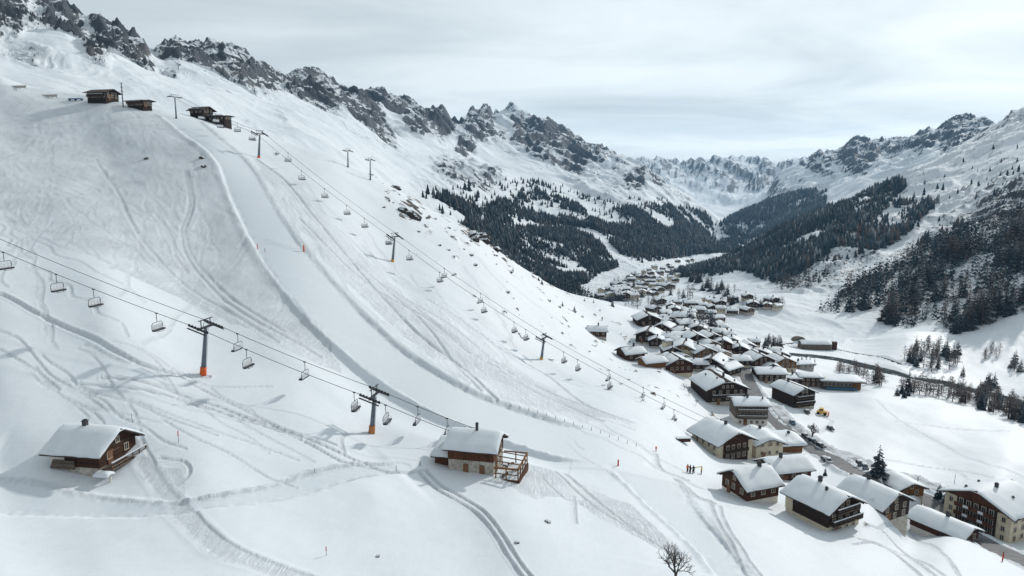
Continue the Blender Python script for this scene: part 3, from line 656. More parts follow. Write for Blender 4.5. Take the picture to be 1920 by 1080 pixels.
simple('bark', (.06, .048, .04), .9, .3, 4)
simple('twig_grey', (.060, .053, .052), .9, .3, .6)
simple('twig_brown', (.065, .038, .033), .9, .3, .6)
simple('cloth_black', (.02, .02, .024), .8, .2, 5)
simple('cloth_yellow', (.55, .34, .03), .7, .2, 5)
simple('skin', (.45, .27, .20), .6, .1, 5)
simple('car_black', (.015, .016, .02), .25, .1, 1, .2, spec=.5)
simple('car_blue', (.03, .09, .16), .25, .1, 1, .2, spec=.5)
simple('car_silver', (.35, .36, .38), .25, .1, 1, .5, spec=.5)
simple('car_yellow', (.60, .36, .06), .35, .1, 1)
simple('rubber', (.012, .012, .012), .9, .1, 3)
simple('straw', (.30, .20, .06), .9, .35, 2)
simple('solar_blue', (.02, .05, .10), .2, .1, 1, spec=.6)
def m_snowcap():
    t = NT('roof_snow'); p = t.pos(obj=True); n = t.noise(p, .6, 4, .5); f = t.noise(p, 5, 4, .6)
    t.inp('Base Color', t.ramp(n, [(.3, (.56, .60, .635)), (.7, SNOW)])); t.inp('Roughness', .6); t.inp('Specular IOR Level', .25)
    t.bump(t.math('ADD', n, t.math('MULTIPLY', f, .15)), .35, .12)
m_snowcap()
def m_needles():
    for nm, a, b, fr in (('needles_dark', (.003, .013, .021), (.012, .033, .045), .04), ('needles_blue', (.006, .016, .027), (.022, .044, .060), .10), ('needles_frost', (.03, .038, .044), (.13, .15, .16), .35), ('needles_olive', (.03, .04, .014), (.09, .10, .035), .05)):
        t = NT(nm); p = t.pos(); n = t.noise(p, .9, 3, .6); g = t.n('ShaderNodeNewGeometry')
        sep = t.n('ShaderNodeSeparateXYZ'); t.l(g.outputs['Normal'], sep.inputs[0])
        ri = t.n('ShaderNodeObjectInfo').outputs['Random']
        c = t.ramp(t.math('ADD', t.math('MULTIPLY', n, .6), t.math('MULTIPLY', ri, .4)), [(.3, a), (.7, b)])
        # snow lodged on top of the boughs
        sn = t.ramp(t.math('MULTIPLY', t.math('ABSOLUTE', sep.outputs[2]), t.noise(p, 1.6, 3, .7)), [(.40, 0.0), (.52, 1.0)])
        c = t.mix(t.math('MULTIPLY', sn, fr), c, (.50, .54, .575))
        t.inp('Base Color', c); t.inp('Roughness', .85); t.inp('Specular IOR Level', .1)
m_needles()
def m_rock():
    t = NT('rock_face'); p = t.pos(obj=True); n = t.noise(p, .9, 6, .65); st = t.noise(t.pos((1, 1, 3), (R(15), R(8), 0), obj=True), 1.0, 4, .6)
    g = t.n('ShaderNodeNewGeometry'); sep = t.n('ShaderNodeSeparateXYZ'); t.l(g.outputs['Normal'], sep.inputs[0])
    c = t.ramp(t.math('ADD', t.math('MULTIPLY', n, .5), t.math('MULTIPLY', st, .5)), [(.32, (.010, .008, .007)), (.52, (.034, .026, .020)), (.72, (.085, .058, .038))])
    sn = t.ramp(t.math('ADD', sep.outputs[2], t.math('MULTIPLY', t.math('SUBTRACT', n, .5), .9)), [(.52, 0.0), (.64, 1.0)])
    t.inp('Base Color', t.mix(sn, c, SNOW)); t.inp('Roughness', .9); t.bump(t.math('ADD', n, st), .9, .25)
m_rock()

# ---------------------------------------------------------------- mesh helper
class MB:
    def __init__(s): s.v = []; s.f = []
    def add(s, vs, fs):
        o = len(s.v); s.v.extend([tuple(map(float, v)) for v in vs]); s.f.extend([tuple(i + o for i in f) for f in fs]); return s
    def box(s, c, d, rz=0.0, rx=0.0, ry=0.0):
        x, y, z = (q / 2 for q in d)
        P_ = [(-x, -y, -z), (x, -y, -z), (x, y, -z), (-x, y, -z), (-x, -y, z), (x, -y, z), (x, y, z), (-x, y, z)]
        def rot(p):
            a, b, e = p
            if rx: b, e = b * math.cos(rx) - e * math.sin(rx), b * math.sin(rx) + e * math.cos(rx)
            if ry: a, e = a * math.cos(ry) + e * math.sin(ry), -a * math.sin(ry) + e * math.cos(ry)
            if rz: a, b = a * math.cos(rz) - b * math.sin(rz), a * math.sin(rz) + b * math.cos(rz)
            return (a + c[0], b + c[1], e + c[2])
        return s.add([rot(p) for p in P_], [(0, 3, 2, 1), (4, 5, 6, 7), (0, 1, 5, 4), (1, 2, 6, 5), (2, 3, 7, 6), (3, 0, 4, 7)])
    def bar(s, p0, p1, w, h=None):
        """square bar between two points"""
        p0 = np.array(p0, float); p1 = np.array(p1, float); h = h or w; t = p1 - p0; t /= np.linalg.norm(t) + 1e-9
        up = np.array([0, 0, 1.0]) if abs(t[2]) < .95 else np.array([1.0, 0, 0]); a = np.cross(t, up); a /= np.linalg.norm(a); b = np.cross(a, t)
        V = [p + a * i * w / 2 + b * j * h / 2 for p in (p0, p1) for i, j in ((-1, -1), (1, -1), (1, 1), (-1, 1))]
        return s.add(V, [(0, 1, 2, 3), (7, 6, 5, 4), (0, 4, 5, 1), (1, 5, 6, 2), (2, 6, 7, 3), (3, 7, 4, 0)])
    def cyl(s, p0, p1, r0, r1=None, n=8, cap=True):
        p0 = np.array(p0, float); p1 = np.array(p1, float); r1 = r0 if r1 is None else r1; t = p1 - p0; t /= np.linalg.norm(t) + 1e-9
        up = np.array([0, 0, 1.0]) if abs(t[2]) < .95 else np.array([1.0, 0, 0]); a = np.cross(t, up); a /= np.linalg.norm(a); b = np.cross(t, a)
        an = [2 * math.pi * i / n for i in range(n)]
        V = [p0 + (a * math.cos(q) + b * math.sin(q)) * r0 for q in an] + [p1 + (a * math.cos(q) + b * math.sin(q)) * r1 for q in an]
        F = [(i, (i + 1) % n, n + (i + 1) % n, n + i) for i in range(n)]
        if cap: F += [tuple(range(n))[::-1], tuple(range(n, 2 * n))]
        return s.add(V, F)
    def tube(s, pts, r, n=5):
        for a, b in zip(pts[:-1], pts[1:]): s.cyl(a, b, r, r, n, True)
        return s
    def prism(s, poly, x0, x1):
        """polygon of (y, z) drawn along x"""
        n = len(poly); V = [(x0, *p) for p in poly] + [(x1, *p) for p in poly]
        F = [(i, (i + 1) % n, n + (i + 1) % n, n + i) for i in range(n)] + [tuple(range(n))[::-1], tuple(range(n, 2 * n))]
        return s.add(V, F)
    def mesh(s, name, mat, smooth_=False):
        me = bpy.data.meshes.new(name); me.from_pydata(s.v, [], s.f); me.materials.append(MATS[mat]); me.update()
        if smooth_: me.polygons.foreach_set('use_smooth', np.ones(len(me.polygons), bool))
        return me
    def build(s, name, mat, parent=None, smooth_=False):
        return put(name, s.mesh(name, mat, smooth_), parent)
def put(name, me, parent=None):
    o = bpy.data.objects.new(name, me); COL.objects.link(o)
    if parent is not None: o.parent = parent
    return o
def empty(name, loc, rz=0.0, sc=1.0):
    o = bpy.data.objects.new(name, None); COL.objects.link(o); o.location = loc; o.rotation_euler = (0, 0, rz); o.scale = (sc,) * 3; o.empty_display_size = .5; return o
def tag(o, label, cat, group=None):
    o['label'] = label; o['category'] = cat
    if group: o['group'] = group
    return o
KIDS = {}
def copy_tree(o, parent=None):
    c = o.copy(); COL.objects.link(c); c.parent = parent
    for ch in list(o.children): copy_tree(ch, c)
    return c
def ordinal(i): return ['first', 'second', 'third', 'fourth', 'fifth', 'sixth', 'seventh', 'eighth', 'ninth', 'tenth', 'eleventh', 'twelfth', 'thirteenth', 'fourteenth', 'fifteenth', 'sixteenth', 'seventeenth', 'eighteenth', 'nineteenth', 'twentieth'][i]

# ---------------------------------------------------------------- houses
def snow_slab(L, W, rise, z0, th=.6, o=0.0, seed=0, nx=14, ny=14):
    """soft slab of snow over a two-pitch roof: ridge along x"""
    m = MB(); g = np.random.default_rng(seed); hx, hy = L / 2, W / 2
    xs = np.sin(np.linspace(-1, 1, nx) * math.pi / 2) * hx; ys = np.sin(np.linspace(-1, 1, ny) * math.pi / 2) * hy
    top = []; bot = []
    offx = g.uniform(0, 90)
    for y in ys:
        for x in xs:
            a = np.hypot(y, .35) - .35 * .4; zr = z0 + rise * (1 - min(1, a / hy))
            ex = max(0, 1 - abs(x / hx) ** 6); ey = max(0, 1 - abs(y / hy) ** 7)
            t = th * (min(ex, ey) ** .45) * (1 + .40 * float(perlin(x * .33 + offx, y * .33)) + .20 * float(perlin(x * .9 + offx, y * .9)))
            ox = 1 + .02 * float(perlin(y * .9 + offx, 3.3)); oy = 1 + .035 * float(perlin(x * .8 + offx, 7.7))
            top.append((x * ox, y * oy, zr + max(t, .03))); bot.append((x * ox * .995, y * oy * .995, z0 + rise * (1 - abs(y) / hy) + .01))
    n = nx * ny; F = []
    for j in range(ny - 1):
        for i in range(nx - 1):
            a = j * nx + i; F.append((a, a + 1, a + nx + 1, a + nx)); F.append((n + a, n + a + nx, n + a + nx + 1, n + a + 1))
    rim = [i for i in range(nx)] + [j * nx + nx - 1 for j in range(1, ny)] + [(ny - 1) * nx + i for i in range(nx - 2, -1, -1)] + [j * nx for j in range(ny - 2, 0, -1)]
    for a, b in zip(rim, rim[1:] + rim[:1]): F.append((a, n + a, n + b, b))
    return m.add(top + bot, F)
def window(par, x, y, z, w, h, side, detail=1, shut=True):
    """side: 0 = -y wall, 1 = +x wall, 2 = +y wall, 3 = -x wall"""
    rz = (0, math.pi / 2, math.pi, -math.pi / 2)[side]
    key = ('win', round(w, 2), round(h, 2))
    if key not in KIDS:
        f = MB(); t = .10
        f.box((0, -.04, h / 2 + t / 2), (w + 2 * t, .12, t)); f.box((0, -.06, -h / 2 - t / 2), (w + 2.6 * t, .18, t)); f.box((-w / 2 - t / 2, -.04, 0), (t, .12, h)); f.box((w / 2 + t / 2, -.04, 0), (t, .12, h)); f.box((0, -.03, 0), (.06, .07, h))
        p = MB().box((0, -.012, 0), (w, .03, h)); q = MB()
        for sx in (-1, 1): q.box((sx * (w * .75 + .13), -.03, 0), (w * .5, .06, h * 1.02))
        KIDS[key] = (f.mesh('window', 'window_frame'), p.mesh('pane', 'glass_dark'), q.mesh('shutters', 'shutter'))
    f, p, q = KIDS[key]
    o = put('window', f, par); o.location = (x, y, z); o.rotation_euler = (0, 0, rz)
    put('pane', p, o)
    if shut and detail > 1: put('shutters', q, o)
    return o
def chimney(par, x, y, z, s=.6, h=1.3, mat='chimney_dark'):
    c = MB().box((0, 0, h / 2), (s, s, h)).box((0, 0, h + .05), (s * 1.25, s * 1.25, .1)).box((0, 0, h + .22), (s * .8, s * .8, .12)).build('chimney', mat, par); c.location = (x, y, z)
    return c
def house(x, y, yaw, L, W, H, label, cat='house', base=1.2, wall='timber_red', basemat='plaster_white', pitch=24, over=.9, snow=.6, group=None, name='chalet', front=None, gableR=None, gableL=None, stor=2, chim=1, detail=1, balc=(), z=None, seed=None, door=True, ends=None, low=None):
    seed = seed if seed is not None else int(abs(x * 13 + y * 7))
    g = random.Random(seed); a = R(yaw)
    c_, s_ = abs(math.cos(a)), abs(math.sin(a))
    zs = [ground_z(x + math.cos(a) * i * L / 2 - math.sin(a) * j * W / 2, y + math.sin(a) * i * L / 2 + math.cos(a) * j * W / 2) for i in (-1, 0, 1) for j in (-1, 0, 1)]
    zb = z if z is not None else np.mean(zs) * .85 + min(zs) * .15 - .15
    low = min(zs) - zb - 1.0 if low is None else low
    r = empty(name, (x, y, zb), a); tag(r, label, cat, group)
    rise = W / 2 * math.tan(R(pitch))
    MB().box((0, 0, (base + low) / 2), (L, W, base - low)).build('stone_base', basemat, r)
    hw = W / 2 + .06; hl = L / 2 + .06
    MB().prism([(-hw, base), (hw, base), (hw, H), (0, H + rise + .02), (-hw, H)], -hl, hl).build('wall', wall, r)
    if ends:      # plastered corner blocks on the front wall
        for sx in ends: MB().box((sx * (hl - L * .09), 0, (base + H) / 2), (L * .18 + .04, W + .2, H - base - .02)).build('corner_block', basemat, r)
    # roof: two boards
    ov = over; Lr = L + 2 * ov; yo = W / 2 + ov; zo = H - ov * math.tan(R(pitch)); zr = H + rise; th = .2
    rf = MB()
    for sy in (-1, 1):
        P_ = [(sy * yo, zo), (0, zr), (0, zr + th), (sy * yo, zo + th)]
        rf.prism(P_ if sy < 0 else P_[::-1], -Lr / 2, Lr / 2)
    ro = rf.build('roof', 'roof_board', r)
    for sy in (-.98, 0, .98) if detail else ():
        yy = sy * W / 2; zz = H + rise * (1 - abs(sy)) - .12
        for sx in (-1, 1): MB().box((sx * (L / 2 + ov * .5), yy, zz), (ov * .96, .18, .2)).build('purlin', 'roof_board', ro)
    if snow: snow_slab(Lr + .1, 2 * yo + .1, zr - zo, zo + th + .01, snow, seed=seed, nx=14 if detail else 8, ny=14 if detail else 8).build('roof_snow', 'roof_snow', r, True)
    for k in range(chim):
        cx = (g.uniform(-.25, .3) if k == 0 else g.uniform(-.4, .4)) * L; cy = g.choice((-1, 1)) * W * (.06 if k == 0 else g.uniform(.1, .3))
        chimney(r, cx, cy, H + rise * (1 - abs(cy) / (W / 2)) - .1, .6 if k == 0 else .4, 1.45 if k == 0 else 1.0)
    # windows: rows per storey
    def rowwin(side, n, zc, span, w=.75, h=.95):
        for i in range(n):
            t = (i + .5) / n - .5 + (g.uniform(-.03, .03))
            if side == 0: window(r, t * span, -hw - .001 if zc > base else -W / 2, zc, w, h, 0, detail)
            elif side == 2: window(r, t * span, hw, zc, w, h, 2, detail)
            elif side == 1: window(r, hl, t * span, zc, w, h, 1, detail)
            else: window(r, -hl, t * span, zc, w, h, 3, detail)
    sh = (H - base) / max(1, stor)
    for s in range(stor):
        zc = base + sh * (s + .55)
        if front: rowwin(0, front, zc, L * .95)
        if gableR: rowwin(1, gableR, zc, W * .9)
        if gableL: rowwin(3, gableL, zc, W * .9)
    if gableR and rise > 1.3: rowwin(1, max(1, gableR - 2), H + rise * .30, W * .35, .65, .75)
    if gableL and rise > 1.3: rowwin(3, max(1, gableL - 2), H + rise * .30, W * .35, .65, .75)
    if base > 1.6:
        for i in range(front or 0):
            t = (i + .5) / front - .5; window(r, t * L * .9, -W / 2 - .012, base * .5, .6, .7, 0, 0)
        for i in range(gableR or 0):
            t = (i + .5) / gableR - .5; window(r, L / 2 + .012, t * W * .85, base * .5, .6, .8, 1, 0)
        for i in range(gableL or 0):
            t = (i + .5) / gableL - .5; window(r, -L / 2 - .012, t * W * .85, base * .5, .6, .8, 3, 0)
    for side, zc, frac in balc:
        bl = MB(); rl = MB(); ln = (L if side in (0, 2) else W) * frac; dpt = 1.0
        bl.box((0, -dpt / 2, 0), (ln, dpt, .14)); rl.box((0, -dpt + .04, .95), (ln, .1, .1)); rl.box((0, -dpt + .04, .5), (ln, .05, .62))
        for i in range(int(ln / 1.6) + 2): rl.box((-ln / 2 + .06 + (ln - .12) * i / (int(ln / 1.6) + 1), -dpt + .05, .5), (.1, .12, 1.0))
        for sx in (-1, 1): rl.box((sx * (ln / 2 - .05), -dpt / 2, .6), (.07, dpt, .5))
        b = bl.build('balcony', 'timber_grey', r); rl.build('railing', wall, b)
        MB().box((0, -dpt + .04, 1.04), (ln, .2, .12)).build('railing_snow', 'roof_snow', b)
        b.location = {0: (0, -hw, zc), 1: (hl, 0, zc), 3: (-hl, 0, zc)}[side]; b.rotation_euler = (0, 0, {0: 0, 1: math.pi / 2, 3: -math.pi / 2}[side])
    if door:
        side = 1 if gableR else (3 if gableL else 0)
        dr = MB().box((0, -.03, 1.0), (1.0, .14, 2.0)).box((0, -.06, 2.1), (1.3, .2, .14)).build('door', 'shutter', r)
        dr.location = {0: (-L * .2, -hw, .15), 1: (hl, -W * .22, .15), 3: (-hl, W * .22, .15)}[side]; dr.rotation_euler = (0, 0, {0: 0, 1: math.pi / 2, 3: -math.pi / 2}[side])
    return r
def place(px, py, d=None):
    if d is None:
        x, y = hit(px, py); return x, y
    p = at(px, py, d); return p[0], p[1]
# ---------------------------------------------------------------- the two chalets on the slope
def slope_chalets():
    x, y = place(178, 857)
    r = house(x, y, -9, 7.9, 7.6, 2.7, 'dark timber hut with thick snow roof beside the winding forest road', 'hut', base=.35, wall='timber_hut', basemat='stone_wall', pitch=30, over=1.0, snow=.5, name='timber_hut', gableR=2, stor=1, chim=0, detail=1, balc=(), door=True)
    chimney(r, -.8, -.35, 4.75, .6, 1.3)
    MB().box((-2.75, -3.93, 1.35), (2.3, .14, 1.5)).build('whitewashed_panel', 'plaster_white', r)
    lg = MB()
    for i in range(6): lg.bar((-3.8 + i * .1, -4.2, .2 + i * .22), (.2, -4.2, .2 + i * .22), .2)
    lg.build('log_stack', 'timber_grey', r)
    pf = MB().box((5.0, 0, .15), (1.9, 7.4, .2)); pf.build('porch_floor', 'timber_grey', r)
    for yy in np.linspace(-3.6, 3.6, 6): MB().box((5.85, yy, .6), (.14, .14, 1.3)).build('porch_post', 'timber_upright', r)
    for zz in (.65, 1.15): MB().box((5.9, 0, zz), (.09, 7.5, .16)).build('porch_rail', 'timber_grey', r)
    MB().box((5.9, 0, 1.27), (.22, 7.4, .1)).build('rail_snow', 'roof_snow', r)
    MB().box((4.06, .7, 2.75), (.12, 3.4, .09)).box((4.06, -.9, 2.0), (.12, 2.4, .09)).build('batten', 'timber_grey', r)
    snow_slab(2.4, 1.6, .3, 0, .5, seed=5, nx=8, ny=8).build('snow_heap', 'roof_snow', r, True).location = (5.2, -4.6, -.3)

    x, y = place(893, 872)
    r = house(x, y, -13, 8.0, 6.8, 4.6, 'chalet of timber over pale stone with a pergola terrace', 'chalet', base=2.5, wall='timber_honey' if 0 else 'timber_upright', basemat='stone_wall', pitch=27, over=.85, snow=.6, name='chalet', front=None, gableR=2, stor=1, chim=0, detail=1)
    chimney(r, .3, -.4, 6.1, .42, 1.9)
    for px_ in (-.9, 2.0): 
        MB().box((px_, -3.46, 1.0), (.9, .16, 1.7)).build('shutter_door', 'shutter', r)
    # lean-to on the uphill end
    MB().box((-5.5, .3, .6), (2.9, 4.6, 3.6)).build('shed_wall', 'timber_upright', r)
    MB().prism([(-2.9, 2.2), (3.2, 3.4), (3.2, 3.6), (-2.9, 2.4)], -7.5, -4.0).build('shed_roof', 'roof_board', r)
    sh = snow_slab(3.6, 6.3, .0, 0, .8, seed=8, nx=9, ny=9).build('shed_snow', 'roof_snow', r, True); sh.location = (-5.75, .15, 3.02); sh.rotation_euler = (math.atan2(1.2, 6.1), 0, 0)
    # terrace with pergola on the downhill end
    MB().box((6.3, -.4, -.2), (4.4, 7.6, .25)).build('deck_floor', 'timber_grey', r)
    MB().box((6.3, -.4, -.03), (4.1, 7.2, .12)).build('deck_snow', 'roof_snow', r)
    MB().box((6.3, -4.3, -.5), (4.5, .2, 1.2)).box((8.6, -.4, -.5), (.2, 7.6, 1.2)).build('deck_skirt', 'timber_upright', r)
    for px_, py_ in ((4.6, -4.15), (6.4, -4.15), (8.45, -4.15), (8.45, -2.2), (8.45, -.3), (8.45, 1.6), (8.45, 3.3), (6.4, 3.3)):
        MB().box((px_, py_, .95), (.18, .18, 2.1)).build('post', 'timber_honey', r)
    for z0, w in ((.95, .12), (1.98, .26)):
        MB().box((6.4, -4.15, z0), (4.3, w, w)).build('rail', 'timber_honey', r)
        MB().box((8.45, -.4, z0), (w, 7.7, w)).build('rail', 'timber_honey', r)
    MB().box((6.4, 3.3, 1.98), (4.3, .2, .2)).build('rail', 'timber_honey', r)
    for yy in (-2.4, -.4, 1.6): MB().bar((4.1, yy, 2.5), (8.5, yy, 2.08), .14).build('beam', 'timber_honey', r)
    um = MB().cyl((6.2, -1.9, -.1), (6.2, -1.9, .75), .05, .05, 6).cyl((6.2, -1.9, .75), (6.2, -1.9, .83), .62, .62, 14); um.build('table', 'plaster_white', r)
    g = random.Random(3)
    for k in range(5): 
        b = MB().box((0, 0, .2), (1.2, .35, .08)).box((-.5, 0, 0), (.08, .3, .4)).box((.5, 0, 0), (.08, .3, .4)).build('bench', 'timber_grey', r); b.location = (5.0 + g.uniform(0, 2.8), -3.2 + k * 1.35, .1); b.rotation_euler = (0, 0, g.uniform(0, 3))

# ---------------------------------------------------------------- village
def apartment_block():
    x, y = place(1856, 985)
    r = house(x, y, 26, 11.5, 14.0, 6.6, 'big cream apartment house with brown balcony front below the road', 'apartment house', base=6.5, wall='timber_upright', basemat='plaster_cream', pitch=22, over=1.1, snow=.5, name='apartment_house', stor=1, chim=4, door=False)
    hl = 5.75
    MB().box((-hl - .05, 0, 3.3), (.3, 8.4, 6.6)).build('timber_front', 'timber_dark', r)
    for s in range(3):
        z = .8 + s * 2.0
        b = MB().box((-hl - .8, 0, z), (1.2, 8.2, .15)).build('balcony', 'timber_grey', r)
        MB().box((-hl - 1.36, 0, z + .55), (.08, 8.2, .8)).build('railing', 'timber_upright', b)
        for k in range(5): 
            w = window(r, -hl - .22, -3.2 + k * 1.6, z + 1.05, .8, 1.2, 3, 0)
            if k in (1, 3): MB().box((-hl - 1.44, -3.2 + k * 1.6, z + .55), (.05, 1.1, .6)).build('railing_snow', 'roof_snow', b)
    for s in range(3):
        for yy in (-5.6, 5.5): window(r, -hl - .02, yy, 1.3 + s * 2.0, .7, 1.0, 3, 0)
        for xx in (-4, -1.2, 1.6, 4.2): window(r, xx, -7.02, 1.3 + s * 2.0, .8, 1.0, 0, 0)
def farmhouse():
    x, y = place(1352, 848)
    r = house(x, y, 112, 11.0, 10.6, 4.9, 'cream plaster farmhouse with brown gable where the far lift ends', 'farmhouse', base=4.8, wall='timber_red', basemat='plaster_cream', pitch=25, over=1.1, snow=.5, name='farmhouse', stor=1, chim=2, door=False)
    hl = 5.5
    MB().prism([(-3.9, -.6), (3.9, -.6), (3.9, 4.9), (-3.9, 4.9)], -hl - .12, -hl).build('timber_front', 'timber_red', r)
    MB().box((-hl - .6, .3, 2.4), (1.0, 7.4, .14)).build('balcony', 'timber_grey', r)
    MB().box((-hl - 1.05, .3, 2.9), (.08, 7.4, .8)).build('railing', 'timber_dark', r)
    for yy in (-2.6, -.9, .9, 2.6): window(r, -hl - .13, yy, 3.6, .75, 1.0, 3, 0); window(r, -hl - .13, yy, 1.2, .75, 1.0, 3, 0)
    for s in range(2):
        for xx in (-3.8, -1.6, .8, 3.2): window(r, xx, 5.3, 1.3 + s * 2.1, .6, .95, 2, 0)
    x, y = place(1425, 850)
    r = house(x, y, 100, 9, 7.6, 4.6, 'cream plaster wing joined to the right of the brown gabled farmhouse', 'house', base=4.5, wall='plaster_cream', basemat='plaster_cream', pitch=20, over=.9, snow=.75, name='plaster_house', gableL=3, stor=2, chim=2)
    x, y = place(1462, 838)
    house(x, y, 8, 8, 9, 2.6, 'low timber barn with wide snowy roof beside the farmhouse wing', 'barn', base=.4, wall='timber_honey', basemat='stone_wall', pitch=12, over=1.0, snow=.8, name='barn', stor=1, chim=1)

VILLAGE = [
 # px, py, yaw, L, W, H, base, wall, basemat, pitch, fr, gR, gL, storeys, chim, label, category
 (1405,928,20,7.4,7.6,3.9,1.3,'timber_red','plaster_white',30,3,None,3,1,1,'red brown chalet with side terrace and rounded snow roof','chalet'),
 (1468,893,14,9.5,7.0,3.4,.5,'timber_red','stone_wall',27,3,None,None,1,1,'long red brown chalet tucked behind the one with the terrace','chalet'),
 (1540,972,118,9.2,8.8,5.0,1.9,'timber_dark','plaster_cream',26,None,None,4,2,2,'nearly black timber chalet on pale base, nearest house of the village','chalet'),
 (1638,934,118,9.5,9.0,3.8,.6,'timber_dark','stone_wall',27,None,None,3,2,2,'black gabled house deep in snow below the lone spruce','house'),
 (1690,922,100,6,6.5,2.6,.5,'timber_honey','stone_wall',22,None,None,2,1,0,'small ochre timber shed at the lower road edge','shed'),
 (1768,1000,120,10.5,6.2,2.7,.9,'timber_red','plaster_white',24,None,None,2,1,1,'long low house with single chimney below the apartment block','house'),
 (1402,790,-3,9.6,7.5,6.4,2.2,'timber_grey','plaster_white',17,5,None,None,2,3,'weathered three storey house facing the slope beside the road','house'),
 (1346,748,98,14,14,5.4,1.2,'timber_dark','stone_wall',23,None,None,5,2,4,'wide dark gabled barn house at the road bend','barn house'),
 (1486,757,108,11,8.8,5.6,.8,'timber_dark','stone_wall',24,None,None,4,2,2,'black balconied gable house at the edge of the snowy field','house'),
 (1440,714,-2,10.5,8,4.2,1.2,'timber_dark','stone_wall',18,5,None,None,2,1,'dark house with rectangular roof beside the road top','house'),
 (1477,716,-2,7,7,2.6,.5,'timber_dark','stone_wall',10,3,None,None,1,1,'low dark outbuilding right of the rectangular roofed house','outbuilding'),
 (1515,722,-6,8,6,4.4,.6,'timber_red','stone_wall',12,4,None,None,2,0,'brown box shaped house with bright yellow timber end','house'),
 (1420,690,100,9,10,4.4,.8,'timber_red','plaster_cream',25,None,None,4,2,2,'red brown gabled house behind the rectangular roofed one','house'),
 (1462,692,96,9,10,4.2,1.8,'timber_honey','plaster_cream',25,None,None,4,2,1,'ochre gabled house at the right edge of the old village','house'),
 (1498,690,8,11,6,2.8,.6,'concrete','concrete',10,4,None,None,1,1,'pale flat roofed block behind the ochre gabled house','house'),
 (1120,630,-6,7.4,5.8,3.0,.5,'timber_red','stone_wall',26,3,None,None,1,1,'solitary brown hay barn high on the slope above the village','barn'),
 (1182,674,22,8,7.2,3.4,.5,'timber_red','stone_wall',27,2,3,None,1,1,'brown timber barn with rounded roof next to the upper meadow','barn'),
 (1222,686,200,8,6,2.6,.4,'timber_honey','stone_wall',24,None,None,2,1,0,'orange boarded barn half buried between two village barns','barn'),
 (1264,696,100,10,10,4.2,.8,'timber_red','plaster_cream',25,None,None,4,1,1,'dark red gabled house on the upper edge of the village','house'),
 (1283,668,70,11,8.5,4.8,4.6,'timber_honey','plaster_cream',24,3,None,3,2,1,'cream stone house with hipped looking snow roof near the tower','house'),
 (1311,674,105,10,9,4.6,2.4,'timber_honey','plaster_cream',24,None,None,4,2,1,'tan gabled house beside the cream stone house','house'),
 (1338,690,60,11,9,3.6,.6,'timber_dark','stone_wall',26,3,None,3,1,1,'dark house under two merged snow roofs mid village','house'),
 (1362,698,40,9,7,3.0,.5,'timber_dark','stone_wall',24,3,None,2,1,1,'dark low house just above the wide gabled barn','house'),
 (1212,610,95,10,11,4.2,.8,'timber_dark','plaster_cream',24,None,None,3,1,1,'dark gabled house uppermost on the slope edge','house'),
 (1216,640,70,10,9.5,4.0,.8,'timber_dark','stone_wall',25,None,None,3,1,2,'black fronted house with white roof near the slope edge','house'),
 (1300,645,95,9,8,4.0,.8,'timber_dark','stone_wall',25,None,None,3,1,1,'black gabled barn in the upper village row','barn'),
 (1330,645,100,9,9,4.0,.8,'timber_dark','stone_wall',25,None,None,3,1,1,'black gabled house right of the upper row barn','house'),
 (1352,656,80,8,8,4.0,1.2,'timber_red','plaster_cream',25,None,None,3,1,1,'brown house with cream side by the upper lane','house'),
 (1326,657,110,7,7,3.6,1.8,'timber_honey','plaster_cream',24,None,None,3,1,0,'small tan house wedged between brown and black gables','house'),
 (1384,664,80,9,8,3.4,.6,'timber_dark','stone_wall',24,None,None,3,1,1,'dark low gable house under a broad snow roof','house'),
 (1410,672,110,8,8,3.6,.6,'timber_red','stone_wall',24,None,None,3,1,1,'red trimmed gable house behind the village road','house'),
 (1260,640,10,11,7,3.0,.6,'timber_dark','stone_wall',20,4,None,None,1,2,'long dark house below the black fronted one','house'),
 (1246,622,60,8,7,3.2,.6,'timber_dark','stone_wall',24,None,None,2,1,0,'small dark barn behind the black fronted house','barn'),
 (1280,632,90,7,7,3.2,.6,'timber_red','stone_wall',24,None,None,2,1,1,'little red brown hut at the top lane','hut'),
 (1372,648,75,7,7,3.2,.6,'timber_dark','stone_wall',24,None,None,2,1,1,'dark hut below the bare tree clump','hut'),
 (1400,655,90,7,6.5,3.2,.6,'timber_dark','stone_wall',24,None,None,2,1,0,'dark hut at the far right end of the upper row','hut'),
]
